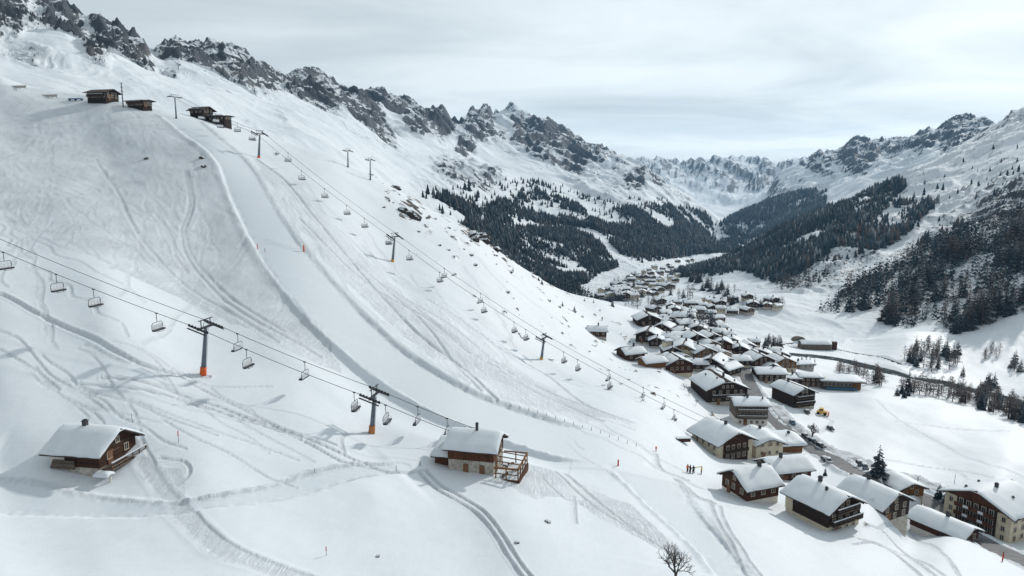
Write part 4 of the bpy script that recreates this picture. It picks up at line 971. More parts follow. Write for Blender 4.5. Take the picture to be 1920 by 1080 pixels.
def village():
    for (px_, py_, yaw, L, W_, H, base, wall, bm, pitch, fr, gR, gL, st_, ch_, lab, cat) in VILLAGE:
        x, y = place(px_, py_)
        d = y; near = d < 190
        b = []
        if 'nearly black' in lab: b = [(3, 2.3, .92), (3, 4.4, .7)]
        if 'balconied' in lab: b = [(3, 2.0, .9), (3, 3.9, .8)]
        if 'wide dark' in lab: b = [(3, 2.8, .8)]
        if 'three storey' in lab: b = [(0, 2.4, .9), (0, 4.4, .9)]
        sc = 1.0; zz = None
        if 'deep in snow' in lab: zz = ground_z(x, y) - 3.0
        if 'nearly black' in lab: zz = ground_z(x, y) - .6
        r = house(x, y, yaw, L * sc, W_ * sc, H * sc, lab, cat, base=base, wall=wall, basemat=bm, pitch=pitch, over=.85, snow=.33, name=cat.replace(' ', '_'), front=fr, gableR=gR, gableL=gL, stor=st_, chim=ch_, detail=1 if near else 0, balc=b, group='houses of the old village', z=zz, ends=(1,) if 'nearly black' in lab else None)
        if 'side terrace' in lab:
            MB().box((-5.6, -1.2, .4), (2.6, 4.2, .2)).build('terrace', 'timber_grey', r); MB().box((-5.6, -1.2, .56), (2.4, 4.0, .18)).build('terrace_snow', 'roof_snow', r)
            for yy in (-3.2, -1.2, .8): MB().box((-6.8, yy, .4), (.14, .14, 1.6)).build('terrace_post', 'timber_honey', r)
            MB().box((-6.8, -1.2, 1.15), (.1, 4.2, .12)).build('terrace_rail', 'timber_honey', r)
        if 'yellow timber end' in lab:
            MB().box((L / 2 + .9, -.3, H * .5), (1.6, W_ * .8, H)).build('yellow_end', 'timber_yellow', r)
    # church-like tower
    x, y = place(1250, 668)
    r = empty('stone_tower', (x, y, ground_z(x, y)), R(20)); tag(r, 'square ochre stone tower standing among the upper village roofs', 'tower')
    MB().box((0, 0, 2.6), (2.9, 2.9, 7.4)).build('wall', 'plaster_cream', r); MB().box((0, 0, 6.4), (3.4, 3.4, .25)).build('roof', 'roof_board', r)
    snow_slab(3.5, 3.5, .4, 6.5, .5, seed=4, nx=8, ny=8).build('roof_snow', 'roof_snow', r, True); window(r, 0, -1.46, 4.6, .6, .9, 0, 0)
    # modern hall
    x, y = place(1572, 728)
    r = empty('hall', (x, y, ground_z(x, y)), R(-9)); tag(r, 'long modern hall with flat overhanging snow roof by the field', 'hall')
    MB().prism([(-4, -1.5), (4, -1.5), (4, 3.9), (-4, 3.9)], -7, 7).build('wall', 'timber_grey', r)
    MB().box((5.4, -.6, 1.2), (3.0, 7.6, 5.2)).build('end_block', 'timber_honey', r)
    for i in range(7): window(r, -6 + i * 1.5, -4.01, 2.7, 1.1, 1.2, 0, 0)
    MB().box((-.6, -5.2, 1.5), (11.4, 2.2, .25)).build('canopy', 'blue_metal', r); MB().box((-.4, -5.0, -.1), (7.0, 1.8, 1.7)).build('canopy_wall', 'plaster_white', r)
    MB().box((0, -.6, 4.0), (16.6, 10.4, .25)).build('roof', 'roof_board', r); snow_slab(16.6, 10.4, .25, 4.14, .55, seed=9).build('roof_snow', 'roof_snow', r, True)
    # long walled building across the river
    x, y = place(1528, 632)
    r = empty('walled_building', (x, y, ground_z(x, y)), R(-4)); tag(r, 'long stone walled building with red end tower in the fields', 'building')
    MB().box((0, 0, 1.3), (17, 7, 4.6)).build('wall', 'stone_brown', r); snow_slab(17.6, 7.6, 1.6, 3.6, .5, seed=6).build('roof_snow', 'roof_snow', r, True)
    MB().box((11.3, -.5, 1.6), (2.2, 2.4, 5.6)).build('tower', 'timber_red', r); MB().box((11.3, -.5, 4.5), (2.6, 2.8, .3)).build('tower_roof', 'roof_board', r)
    dome = MB(); n = 10
    for i in range(n):
        a0, a1 = math.pi * i / n, math.pi * (i + 1) / n
        dome.add([(-3.6 * math.cos(a0), 6, 3.4 * math.sin(a0)), (-3.6 * math.cos(a1), 6, 3.4 * math.sin(a1)), (-3.6 * math.cos(a1), 12, 2.6 * math.sin(a1)), (-3.6 * math.cos(a0), 12, 2.6 * math.sin(a0))], [(0, 1, 2, 3)])
        dome.add([(0, 6, 0), (-3.6 * math.cos(a0), 6, 3.4 * math.sin(a0)), (-3.6 * math.cos(a1), 6, 3.4 * math.sin(a1))], [(0, 1, 2)])
    dm = dome.build('round_shelter', 'stone_brown', r); dm.location = (-6.2, 0, 2.6)
    sl_ = snow_slab(8, 5, .6, 0, .6, seed=12, nx=8, ny=8).build('shelter_snow', 'roof_snow', r, True); sl_.location = (-6.2, 4.2, 2.6)
    # lodges at the top of the lifts
    def lodge(px_, py_, d, yaw, L, W_, H, lab, wall, pitch, wins, sn=0.0, dz=.3):
        p = at(px_, py_, d); z = max(p[2], ground_z(p[0], p[1])) - dz
        return house(p[0], p[1], yaw, L, W_, H, lab, 'lodge', base=1.0, wall=wall, basemat='timber_dark', pitch=pitch, over=1.2, snow=sn, name='mountain_lodge', front=wins, gableR=3, stor=2, chim=0, detail=1, z=z, balc=[(0, 1.4, .9)])
    lodge(193, 181, 288, -14, 8.8, 6.5, 3.2, 'large dark mountain lodge with window front at the top station', 'timber_dark', 20, 6, 0, 1.8)
    lodge(262, 198, 286, -22, 8.4, 4.2, 2.6, 'low brown restaurant lodge beside the top lift mast', 'timber_red', 8, 6, .3, 1.0)
    lodge(378, 214, 310, -20, 7, 6, 1.9, 'black gabled hut at the crest above the ski run', 'timber_dark', 24, 3)
    lodge(412, 226, 308, -20, 9, 4, 1.9, 'flat black shed next to the gabled crest hut', 'timber_dark', 5, 4)
planks('timber_hut', (.016, .008, .006), (.062, .026, .014))
planks('timber_yellow', (.42, .24, .03), (.62, .38, .07), .3)
simple('stone_brown', (.12, .095, .075), .95, .45, 1.2)

def far_houses():
    protos = []
    for i, (L, W_, H, wall, bm, yaw) in enumerate([(8, 7, 3.6, 'timber_dark', 'plaster_cream', 90), (10, 8, 4.4, 'timber_dark', 'stone_wall', 20), (7, 7, 4.6, 'plaster_cream', 'plaster_white', 100), (9, 7, 3.4, 'timber_red', 'stone_wall', 60)]):
        r = house(0, 300, yaw, L, W_, H, 'x', 'house', base=1.4, wall=wall, basemat=bm, pitch=24, over=.6, snow=.35, name='far_house', front=3, gableL=3, stor=1, chim=1, detail=0, z=0, seed=i, door=False, low=-3.0)
        protos.append(r)
    g = random.Random(5); used = [False] * 4
    def scatter(n, poly, lab, grp, mind, sc):
        pts = []; tries = 0
        xs = [p[0] for p in poly]; ys = [p[1] for p in poly]
        while len(pts) < n and tries < 4000:
            tries += 1
            a, b = g.uniform(min(xs), max(xs)), g.uniform(min(ys), max(ys))
            if not in_poly(np.array([a]), np.array([b]), poly)[0]: continue
            if any((a - p) ** 2 + ((b - q) * 2.0) ** 2 < mind ** 2 for p, q in pts): continue
            pts.append((a, b))
            x, y, z = ground_hit(a, b, 250)
            k = g.randrange(4)
            if used[k]: o = copy_tree(protos[k])
            else: o = protos[k]; used[k] = True
            s = sc * g.uniform(.8, 1.15); o.scale = (s, s, s); o.location = (x, y, z); o.rotation_euler = (0, 0, R(g.choice((0, 90)) + g.uniform(-30, 30)))
            vert = (b - min(ys)) / (max(ys) - min(ys)); hor = (a - min(xs)) / (max(xs) - min(xs))
            look = ('dark timber', 'brown black', 'cream walled', 'red brown')[k]; size = 'tiny ' if s < sc * .92 else ('roomy ' if s > sc * 1.06 else '')
            wher = ('uphill end', 'middle', 'downhill end')[min(2, int(hor * 3))] if grp.endswith('fields') else ('far row', 'middle rows', 'near row')[min(2, int(vert * 3))] + ', ' + ('slope side', 'centre', 'river side')[min(2, int(hor * 3))]
            tag(o, f'{size}{look} {lab}, {wher}', 'house', grp)
    taken = [project(o.location.x, o.location.y, o.location.z) for o in S.objects if o.parent is None and o.get('group') == 'houses of the old village']
    def fill(n, poly, lab, sc):
        got = []; tries = 0; xs = [p[0] for p in poly]; ys = [p[1] for p in poly]
        while len(got) < n and tries < 6000:
            tries += 1; a, b = g.uniform(min(xs), max(xs)), g.uniform(min(ys), max(ys))
            if not in_poly(np.array([a]), np.array([b]), poly)[0] or any((a - p) ** 2 + ((b - q) * 1.9) ** 2 < 21 ** 2 for p, q in taken): continue
            taken.append((a, b)); got.append((a, b)); x, y, z = ground_hit(a, b, 200); k = g.randrange(4)
            o = copy_tree(protos[k]) if used[k] else protos[k]; used[k] = True
            s = sc * g.uniform(.75, 1.05); o.scale = (s, s, s); o.location = (x, y, z - .3); o.rotation_euler = (0, 0, R(g.choice((0, 90)) + g.uniform(-25, 25))); o.name = 'village_house'
            tag(o, f"{('dark timber', 'brown black', 'cream walled', 'red brown')[k]} {lab}, {ordinal(len(got) - 1)} such from the slope", 'house', 'small infill houses of the village')
    fill(20, [(1225,604),(1300,618),(1420,648),(1480,676),(1440,700),(1390,712),(1330,705),(1270,680),(1230,655)], 'house squeezed between larger village roofs', .95)
    scatter(30, [(1215,585),(1240,568),(1320,575),(1345,600),(1345,635),(1250,612)], 'house in the quarter behind the village', 'houses of the upper quarter', 19, 1.0)
    scatter(14, [(1300,588),(1325,562),(1400,560),(1475,570),(1470,584),(1400,590)], 'house in the hamlet across the fields', 'houses of the hamlet across the fields', 17, .9)
    scatter(64, [(1110,562),(1140,538),(1200,512),(1255,490),(1300,486),(1310,505),(1260,540),(1200,566)], 'house in the distant valley village', 'houses of the distant village', 9, 1.0)
    for k, p in enumerate(protos):
        if not used[k]:
            for c in list(p.children_recursive): bpy.data.objects.remove(c)
            bpy.data.objects.remove(p)
# ---------------------------------------------------------------- chair lifts
def sheave_train(m, c, t, n, side):
    pass
def make_tower(label, foot, top, rope_dir, gauge, pad, group, scale=1.0):
    """foot/top: world points, rope_dir: unit plan direction of the rope with slope"""
    r = empty('lift_tower', foot); tag(r, label, 'lift tower', group)
    h = np.array(top) - np.array(foot); H = np.linalg.norm(h); t = h / H
    P0 = np.zeros(3); s = scale
    MB().cyl(-t * 1.5, h - t * .3, .52 * s, .30 * s, 12).build('mast', 'lift_steel', r, True)
    MB().cyl(-t * .6, t * (1.5 if s > .9 else .8) * s, .64 * s, .60 * s, 12).build('base_pad', pad, r, True)
    d = np.array(rope_dir); pl = np.array([-d[1], d[0], 0]); pl /= np.linalg.norm(pl)
    MB().bar(h - pl * gauge / 2 * 1.05, h + pl * gauge / 2 * 1.05, .34 * s, .4 * s).build('crossarm', 'lift_dark', r)
    # maintenance gantry
    g0 = h + pl * gauge * .30; g1 = h - pl * gauge * .30; up = np.array([0, 0, 1.5 * s])
    for g in (g0, g1): MB().bar(g, g + up, .14 * s).build('gantry_post', 'lift_dark', r)
    MB().bar(g0 + up + (g0 - g1) * .25, g1 + up - (g0 - g1) * .25, .16 * s).build('gantry_beam', 'lift_dark', r)
    for sgn in (-1, 1):
        e = h + pl * sgn * gauge / 2
        a = MB().bar(e - d * 2.1 * s, e + d * 2.1 * s, .16 * s, .22 * s)
        a.bar(e - d * 2.0 * s + np.array([0, 0, -.35 * s]) + pl * sgn * .5, e + d * 2.0 * s + np.array([0, 0, -.35 * s]) + pl * sgn * .5, .5 * s, .06)
        tr = a.build('sheave_train', 'lift_dark', r)
        for k in range(7):
            w = e + d * (k - 3) * .62 * s + np.array([0, 0, .16 * s]); MB().cyl(w - pl * .07, w + pl * .07, .26 * s, .26 * s, 8).build('wheel', 'lift_dark', tr)
    MB().bar(h + pl * gauge * .2 + t * 0, h + pl * gauge * .05 + up * .9, .06).bar(h - pl * gauge * .2, h - pl * gauge * .05 + up * .9, .06).build('ladder', 'lift_dark', r)
    # rungs up the mast
    lad = MB()
    for sx in (-.18, .18): lad.bar(d * .55 * s + pl * sx, h + d * .42 * s + pl * sx, .05)
    lad.build('mast_ladder', 'lift_steel', r)
    return r
CHAIR = None
def make_chair():
    global CHAIR
    r = empty('lift_chair', (0, 0, 0))      # local x: along the rope, y: across
    MB().box((0, 0, -.05), (.5, .16, .2)).cyl((0, 0, -.1), (-.05, 0, -.9), .055, .055, 6).cyl((-.05, 0, -.9), (0, 0, -1.75), .055, .055, 6).build('hanger', 'lift_dark', r)
    w = 1.55
    f = MB().bar((0, -w * .8, -1.75), (0, w * .8, -1.75), .08)
    for sy in (-1, 1):
        f.bar((0, sy * w * .8, -1.75), (0, sy * w, -2.1), .07); f.bar((0, sy * w, -2.1), (-.05, sy * w, -3.1), .07); f.bar((-.05, sy * w, -3.1), (.55, sy * w, -3.15), .07)
    f.build('frame', 'lift_dark', r)
    b = MB()
    for k in range(4): b.box((-.08, (k - 1.5) * w * .485, -2.62), (.08, w * .455, .92), ry=-.12)
    b.build('backrest', 'chair_grey', r)
    MB().box((.28, 0, -3.18), (.66, w * 2, .30)).build('seat', 'lift_dark', r)
    MB().bar((.6, -w, -2.72), (.6, w, -2.72), .05).bar((.6, -w, -2.72), (0, -w, -2.5), .05).bar((.6, w, -2.72), (0, w, -2.5), .05).build('safety_bar', 'chair_grey', r)
    MB().bar((.62, -w * .6, -3.5), (.62, w * .6, -3.5), .06).bar((.6, -w * .5, -3.2), (.62, -w * .5, -3.5), .05).bar((.6, w * .5, -3.2), (.62, w * .5, -3.5), .05).build('footrest', 'lift_dark', r)
    CHAIR = r; CHAIR['free'] = True
def chair_at(p, yaw, label, group, sc=1.0):
    o = CHAIR if CHAIR.get('free') else copy_tree(CHAIR)
    if CHAIR.get('free'): del CHAIR['free']
    if 'free' in o: del o['free']
    o.location = tuple(p); o.rotation_euler = (0, 0, yaw); o.scale = (sc,) * 3
    tag(o, label, 'lift chair', group)
def rope_mesh(name, strands, r, label, n=5):
    o = empty(name, (0, 0, 0)); tag(o, label, 'rope')
    for s in strands: MB().tube(s, r, n).build('strand', 'rope_steel', o)
    return o
def lift(line, gauge, pads, chairs, lname, grp, towerlabels, ropelabel, rr, sag, chairsc=1.0, tscale=1.0, make=None):
    """line: list of (top point) along the lift from the top down; chairs: list of (px, strand, label)"""
    P_ = [np.array(p, float) for p in line]
    plan = P_[-1] - P_[0]; plan[2] = 0; plan /= np.linalg.norm(plan); pl = np.array([-plan[1], plan[0], 0])
    strands = {}
    for sgn in (-1, 1):
        out = []
        for a, b in zip(P_[:-1], P_[1:]):
            n = 14
            for k in range(n):
                t = k / n; q = a + (b - a) * t + pl * sgn * gauge / 2; q[2] += .3 - 4 * sag * t * (1 - t) * np.linalg.norm(b - a) / 60; out.append(q)
        q = P_[-1] + pl * sgn * gauge / 2; q[2] += .3; out.append(q); strands[sgn] = out
    rope_mesh('haul_rope', list(strands.values()), rr, ropelabel)
    def nearer(): return -1 if (P_[1] - pl * gauge / 2)[1] < (P_[1] + pl * gauge / 2)[1] else 1
    nr_ = nearer()
    yaw = math.atan2(plan[1], plan[0])
    for px_, st_, lab in chairs:
        s = strands[nr_ if st_ == 'n' else -nr_]
        xs = [project(*q)[0] for q in s]
        for a, b, xa, xb in zip(s[:-1], s[1:], xs[:-1], xs[1:]):
            if (xa - px_) * (xb - px_) <= 0:
                t = (px_ - xa) / (xb - xa + 1e-9); q = a + (b - a) * t; chair_at(q, yaw + (math.pi if st_ != 'n' else 0), lab, grp, chairsc); break
    return P_, plan, pl
def lifts():
    make_chair()
    # near lift
    A = at(386, 613, 130); B = at(702, 741, 125)
    d0 = A - B; T0 = A + d0 * 1.75; C = B - d0 * .55
    gz = ground_z(C[0], C[1]); C[2] = max(C[2], gz + 2.5)
    ch = [(6,'n','last chair on the near lift before the frame edge'),(105,'n','grey chair second from the frame edge on the near lift'),(175,'n','chair with looped hanger third up from the frame edge, near lift'),(293,'n','first chair uphill of the tall orange footed tower'),
          (445,'f','upper of the chair pair just downhill of the tall orange footed tower'),(462,'n','lower of the chair pair just downhill of the tall orange footed tower'),(571,'f','single chair midway between the two near towers'),(664,'n','chair just uphill of the second near tower'),(723,'n','first chair downhill of the second near tower'),(783,'f','second chair downhill of the second near tower'),(838,'f','last near lift chair beside the pergola chalet roof')]
    P_, plan, pl = lift([T0, A, B, C], 5.0, None, ch, 'near', 'chairs of the near lift', None, 'pair of steel haul ropes of the near chair lift', .055, .7, 1.0)
    slope = (B - A) / np.linalg.norm(B - A)
    for top, fpx, lab, pad in ((A, (381, 705), 'tall grey lift tower with orange foot on the open slope', 'pad_orange'), (B, (697, 815), 'grey lift tower with tan orange foot uphill of the pergola chalet', 'pad_orange2')):
        f = at(*fpx, top[1]); f[2] = ground_z(f[0], f[1])
        make_tower(lab, f, top, slope, 5.0, pad, 'towers of the near lift')
    r = empty('return_station', (C[0], C[1], gz)); tag(r, 'lift return wheel on a post behind the pergola chalet', 'lift station')
    MB().cyl((0, 0, -1), (0, 0, C[2] - gz), .35, .3, 10).build('post', 'lift_steel', r); MB().cyl((0, 0, C[2] - gz + .15), (0, 0, C[2] - gz + .4), 2.5, 2.5, 24).build('bull_wheel', 'lift_dark', r)
    # far lift
    T0 = at(487, 251, 260); T2 = at(1020, 634, 205); T1 = at(740, 444, 231)
    v = (T0 - T2); v[2] = 0; vu = v / np.linalg.norm(v)
    st_ = np.array([T0[0], T0[1], 0]) + vu * 46; S0 = at(287, 182, st_[1]); S0[0] = st_[0]
    bt = np.array([T2[0], T2[1], 0]) - vu * 52; E0 = at(1296, 801, bt[1]); E0[0] = bt[0]
    names = [(316,'n',),(333,'f'),(377,'n'),(404,'f'),(412,'n'),(445,'f'),(472,'n')]
    ch = [(p, s, f'{ordinal(i)} chair downhill from the top lodges on the far lift') for i, (p, s) in enumerate(names)]
    ch += [(p, s, f'{ordinal(i)} chair below the upper crest tower of the far lift') for i, (p, s) in enumerate([(540,'f'),(565,'n'),(608,'n'),(650,'n'),(683,'n'),(728,'n')])]
    ch += [(p, s, f'{ordinal(i)} chair below the yellow footed middle tower of the far lift') for i, (p, s) in enumerate([(767,'n'),(824,'n'),(833,'f'),(901,'f'),(907,'n'),(964,'n'),(986,'n')])]
    ch += [(p, s, f'{ordinal(i)} chair below the lowest tower of the far lift') for i, (p, s) in enumerate([(1057,'n'),(1083,'n'),(1142,'f'),(1143,'n'),(1205,'n'),(1206,'f'),(1245,'f'),(1264,'n')])]
    P_, plan, pl = lift([S0, T0, T1, T2, E0], 4.6, None, ch, 'far', 'chairs of the far lift', None, 'pair of steel haul ropes of the far chair lift', .05, .8, .95)
    for k, (top, fpx, lab, pad) in enumerate(((T0, (485, 295), 'lift tower with orange foot standing by the upper end of the groomed run', 'pad_orange'), (T1, (736, 490), 'middle tower of the far lift with yellow foot', 'pad_yellow'), (T2, (1015, 679), 'lowest tower of the far lift above the village', 'pad_yellow'))):
        f = at(*fpx, top[1]); f[2] = ground_z(f[0], f[1]); sl_ = (P_[k + 2] - P_[k]) if k < 2 else P_[4] - P_[3]; sl_ = sl_ / np.linalg.norm(sl_)
        make_tower(lab, f, top, sl_, 4.6, pad, 'towers of the far lift', .85)
    f = S0.copy(); f[2] = ground_z(f[0], f[1]); make_tower('top mast of the far lift beside the brown lodge', f, S0, vu * -1, 4.6, 'lift_dark', 'towers of the far lift', .6)
    gz = ground_z(E0[0], E0[1]); r = empty('return_station', (E0[0], E0[1], gz)); tag(r, 'lift return wheel on a post behind the cream farmhouse', 'lift station')
    MB().cyl((0, 0, -1), (0, 0, max(1.5, E0[2] - gz)), .35, .3, 10).build('post', 'lift_steel', r); MB().cyl((0, 0, max(1.5, E0[2] - gz) + .15), (0, 0, max(1.5, E0[2] - gz) + .4), 2.3, 2.3, 24).build('bull_wheel', 'lift_dark', r)
    # third lift, only its crest towers show
    for px_, py_, top_y, lab in ((652, 303, 283, 'small thin lift tower on the crest skyline, upper of two'), (694, 330, 300, 'small lift tower with dark head on the crest skyline, lower of two')):
        p = at(px_, py_, 296); gz = ground_z(p[0], p[1]); t = at(px_, top_y, 296); t[2] = max(t[2], gz + 4)
        make_tower(lab, (p[0], p[1], gz), t, np.array([.8, -.5, -.25]), 3.4, 'lift_dark', 'towers of the hidden lift', .6)
    p = at(231, 200, 282); gz = ground_z(p[0], p[1]); t = at(231, 155, 282)
    r = empty('mast', (p[0], p[1], gz)); tag(r, 'tall lattice mast with cross bars in front of the top lodges', 'mast')
    H = t[2] - gz; MB().cyl((0, 0, -.5), (0, 0, H), .26, .2, 8).build('pole', 'lift_steel', r)
    for k, (zz, w) in enumerate(((H - .1, 1.4), (H * .8, .9), (H * .66, 1.8), (H * .55, .8))): MB().box((0, 0, zz), (w, .2, .16)).build('crossbar', 'lift_dark', r)
simple('pad_orange2', (.42, .16, .05), .6, .2, 2)
# ---------------------------------------------------------------- trees
def kite(V, F, base, tip, w, up):
    """a drooping bough: base, two shoulders, tip"""
    base = np.array(base); tip = np.array(tip); t = tip - base; s = np.cross(t, up); s = s / (np.linalg.norm(s) + 1e-9) * w
    m = base + t * .55; o = len(V); V += [base, m + s, tip, m - s]; F += [(o, o + 1, o + 2), (o, o + 2, o + 3)]
def spruce_crown(g, tiers=14, per=8, width=.2, droop=.35, ragged=.25, sub=True):
    V, F = [], []
    for i in range(tiers):
        t = i / (tiers - 1); h = .07 + .90 * t ** .92; L = width * (1 - t) ** .85 * (1 + g.uniform(-.1, .1)) + .012
        n = max(3, int(per * (1 - t * .55)))
        for k in range(n):
            a = 2 * math.pi * (k + g.random()) / n; l = L * (1 + g.uniform(-ragged, ragged))
            b = (0, 0, h + g.uniform(-.015, .015)); d = l * droop * g.uniform(.6, 1.4)
            kite(V, F, b, (math.cos(a) * l, math.sin(a) * l, b[2] - d), l * .36 + .006, (0, 0, 1))
            if l > .05 and sub: kite(V, F, (math.cos(a) * l * .4, math.sin(a) * l * .4, b[2] - d * .25), (math.cos(a) * l * .85, math.sin(a) * l * .85, b[2] - d * 1.7), l * .22, (math.cos(a + .6), math.sin(a + .6), .3))
    kite(V, F, (0, 0, .93), (0, 0, 1.0), .010, (1, 0, 0)); kite(V, F, (0, 0, .93), (0, 0, 1.0), .010, (0, 1, 0))
    return np.array(V), F
def larch_crown(g, n=110, width=.2, tw=.010, ks=3):
    V, F = [], []
    for i in range(n):
        t = g.random() ** .8; h = .14 + .84 * t; L = width * (1 - t) ** .7 * g.uniform(.5, 1.1) + .02; a = g.uniform(0, 6.283)
        b = np.array((0, 0, h)); tip = np.array((math.cos(a) * L, math.sin(a) * L, h + L * g.uniform(-.15, .45)))
        kite(V, F, b, tip, tw * .9, (0, 0, 1))
        for k in range(ks):
            q = b + (tip - b) * g.uniform(.3, 1); a2 = a + g.uniform(-1.2, 1.2); l2 = L * .45
            kite(V, F, q, q + np.array((math.cos(a2) * l2, math.sin(a2) * l2, l2 * g.uniform(-.5, .5))), tw, (g.uniform(-1, 1), g.uniform(-1, 1), 1))
    return np.array(V), F
def tree_meshes(kind, seed, needle, trunkmat):
    g = random.Random(seed)
    if kind == 'spruce': V, F = spruce_crown(g, width=g.uniform(.17, .23))
    elif kind == 'slim': V, F = spruce_crown(g, 15, 7, .12, .5, .3)
    else: V, F = larch_crown(g, 90, g.uniform(.16, .22))
    me = bpy.data.meshes.new('crown'); me.from_pydata([tuple(v) for v in V], [], F); me.materials.append(MATS[needle])
    tr = MB().cyl((0, 0, -.06), (0, 0, .9), .017, .004, 6).mesh('trunk', trunkmat)
    return me, tr
TREE = {}
def tree_kinds():
    for k, kind, seed, nd in (('s1', 'spruce', 1, 'needles_dark'), ('s2', 'spruce', 2, 'needles_blue'), ('s3', 'slim', 3, 'needles_blue'), ('s4', 'spruce', 4, 'needles_frost'), ('l1', 'larch', 5, 'twig_grey'), ('l2', 'larch', 6, 'twig_brown'), ('l3', 'larch', 7, 'twig_grey'), ('o1', 'spruce', 8, 'needles_olive')):
        TREE[k] = tree_meshes(kind, seed, nd, 'bark')
def tree(x, y, z, h, k, label, group=None, name='spruce_tree', sx=1.0):
    r = empty(name, (x, y, z), random.uniform(0, 6.28)); r.scale = (h * sx, h * sx, h); tag(r, label, 'tree', group)
    put('trunk', TREE[k][1], r); put('crown', TREE[k][0], r); return r
def bare_tree(x, y, z, h, label, seed=1, mat='twig_grey', group=None, spread=.5, levels=5, name='bare_tree', thick=.028):
    g = random.Random(seed); T = MB(); Cc = MB()
    def grow(p, d, l, r, lev):
        q = p + d * l
        (T if lev >= levels - 1 else Cc).cyl(p, q, r, r * .65, 5 if lev >= levels - 1 else 3, False)
        if lev == 0: return
        n = 3 if lev < levels else 4
        for i in range(n):
            v = d + np.array([g.gauss(0, spread), g.gauss(0, spread), g.gauss(.12, spread * .55)]); v /= np.linalg.norm(v)
            grow(p + d * l * g.uniform(.55, 1.0), v, l * g.uniform(.58, .82), r * .6, lev - 1)
    grow(np.array([0, 0, -.05]), np.array([0, 0, 1.0]), .30, thick, levels)
    r = empty(name, (x, y, z), 0, h); tag(r, label, 'tree' if h > 2 else 'bush', group)
    T.build('trunk', 'bark', r); Cc.build('crown', mat, r); return r

class Stand:
    """far trees gathered into one mass"""
    def __init__(s): s.items = []
    def build(s, name, label, lib, lib2):
        """lib: list of (V, F, materialindex)"""
        VV, FF, MI = [], [], []; off = 0
        for k in range(len(lib) * 2):
            it = [i for i in s.items if i[4] + (len(lib) if i[1] > 700 else 0) == k]
            if not it: continue
            A = np.array([i[:4] for i in it]); n = len(A); V, F, mi = (lib + lib2)[k]; V = np.asarray(V, np.float32); F = np.asarray(F, np.int64)
            a = RNG.random(n) * 6.28; ca, sa = np.cos(a)[:, None], np.sin(a)[:, None]; H = A[:, 3:4]; w = H * RNG.uniform(1.0, 1.5, (n, 1))
            X = A[:, 0:1] + (V[:, 0] * ca - V[:, 1] * sa) * w; Y = A[:, 1:2] + (V[:, 0] * sa + V[:, 1] * ca) * w; Zt = A[:, 2:3] + V[:, 2] * H
            VV.append(np.stack([X, Y, Zt], -1).reshape(-1, 3)); FF.append((F[None] + (np.arange(n) * len(V))[:, None, None] + off).reshape(-1, 3)); MI.append(np.full(n * len(F), mi)); off += n * len(V)
        V = np.vstack(VV); F = np.vstack(FF); mi = np.concatenate(MI)
        me = bpy.data.meshes.new(name); me.vertices.add(len(V)); me.vertices.foreach_set('co', V.astype(np.float32).ravel())
        me.loops.add(len(F) * 3); me.loops.foreach_set('vertex_index', F.astype(np.int32).ravel()); me.polygons.add(len(F)); me.polygons.foreach_set('loop_start', np.arange(0, len(F) * 3, 3, dtype=np.int32))
        for m in ('needles_dark', 'needles_blue', 'needles_frost', 'twig_grey', 'twig_brown'): me.materials.append(MATS[m])
        me.update(calc_edges=True); me.polygons.foreach_set('material_index', mi.astype(np.int32))
        o = put(name, me); o['kind'] = 'stuff'; o['label'] = label; o['category'] = 'forest'; return o

FORESTS = [  # polygon, dmin, dmax, trees per 100 m2, height, kinds, clear(noise threshold), wavelength
 ('right', [(1528,588),(1585,548),(1650,508),(1715,472),(1790,436),(1930,385),(2150,330),(2150,690),(1930,632),(1880,655),(1815,650),(1785,628),(1750,600),(1700,618),(1655,612),(1672,580),(1640,575),(1600,585)], 380, 800, 6.0, 17, 'mix', -1.25, 40),
 ('right', [(1560,560),(1620,520),(1700,470),(1760,440),(1850,400),(1930,370),(1930,440),(1790,480),(1700,515),(1620,560)], 450, 900, 4.5, 10, 'mix', -.5, 45),
 ('right', [(1250,520),(1290,509),(1340,488),(1400,466),(1470,432),(1540,402),(1600,375),(1680,345),(1700,352),(1660,390),(1600,440),(1550,480),(1500,515),(1445,533),(1400,512),(1330,520)], 650, 1200, 11.0, 13, 'dark', -.62, 90),
 ('right', [(1450,535),(1520,500),(1570,460),(1640,400),(1720,370),(1760,380),(1700,440),(1620,490),(1540,535),(1470,548)], 560, 1050, 5.0, 12, 'mix', -.42, 60),
 ('right', [(1600,400),(1700,340),(1800,300),(1930,260),(1930,380),(1800,410),(1700,440),(1620,450)], 600, 1150, .10, 9, 'dark', -.9, 60),
 ('left', [(775,375),(830,372),(900,395),(960,368),(1010,360),(1085,385),(1110,400),(1200,383),(1300,392),(1335,410),(1400,458),(1385,470),(1300,478),(1262,482),(1215,478),(1150,450),(1110,430),(1000,420),(900,425),(850,425)], 650, 2300, 6.5, 13, 'dark', -.12, 120),
 ('left', [(860,425),(900,420),(1000,430),(1080,430),(1130,465),(1160,500),(1120,515),(1100,530),(1080,545),(1180,570),(1000,560)], 560, 1350, 12.0, 12, 'dark', -.62, 110),
 ('left', [(1110,420),(1200,430),(1290,430),(1380,458),(1385,472),(1300,480),(1262,484),(1200,496),(1160,475)], 1000, 2000, 8.5, 15, 'dark', -.5, 130),
 ('left', [(770,362),(860,350),(960,335),(1040,345),(1120,372),(1240,372),(1330,402),(1200,405),(1110,412),(1000,395),(900,405),(800,392)], 700, 2300, .55, 11, 'dark', -.2, 90),
 ('rfar', [(1345,424),(1400,388),(1480,362),(1550,358),(1545,395),(1430,445),(1395,462),(1360,440)], 1900, 3000, 4.0, 20, 'dark', -.25, 200),
]
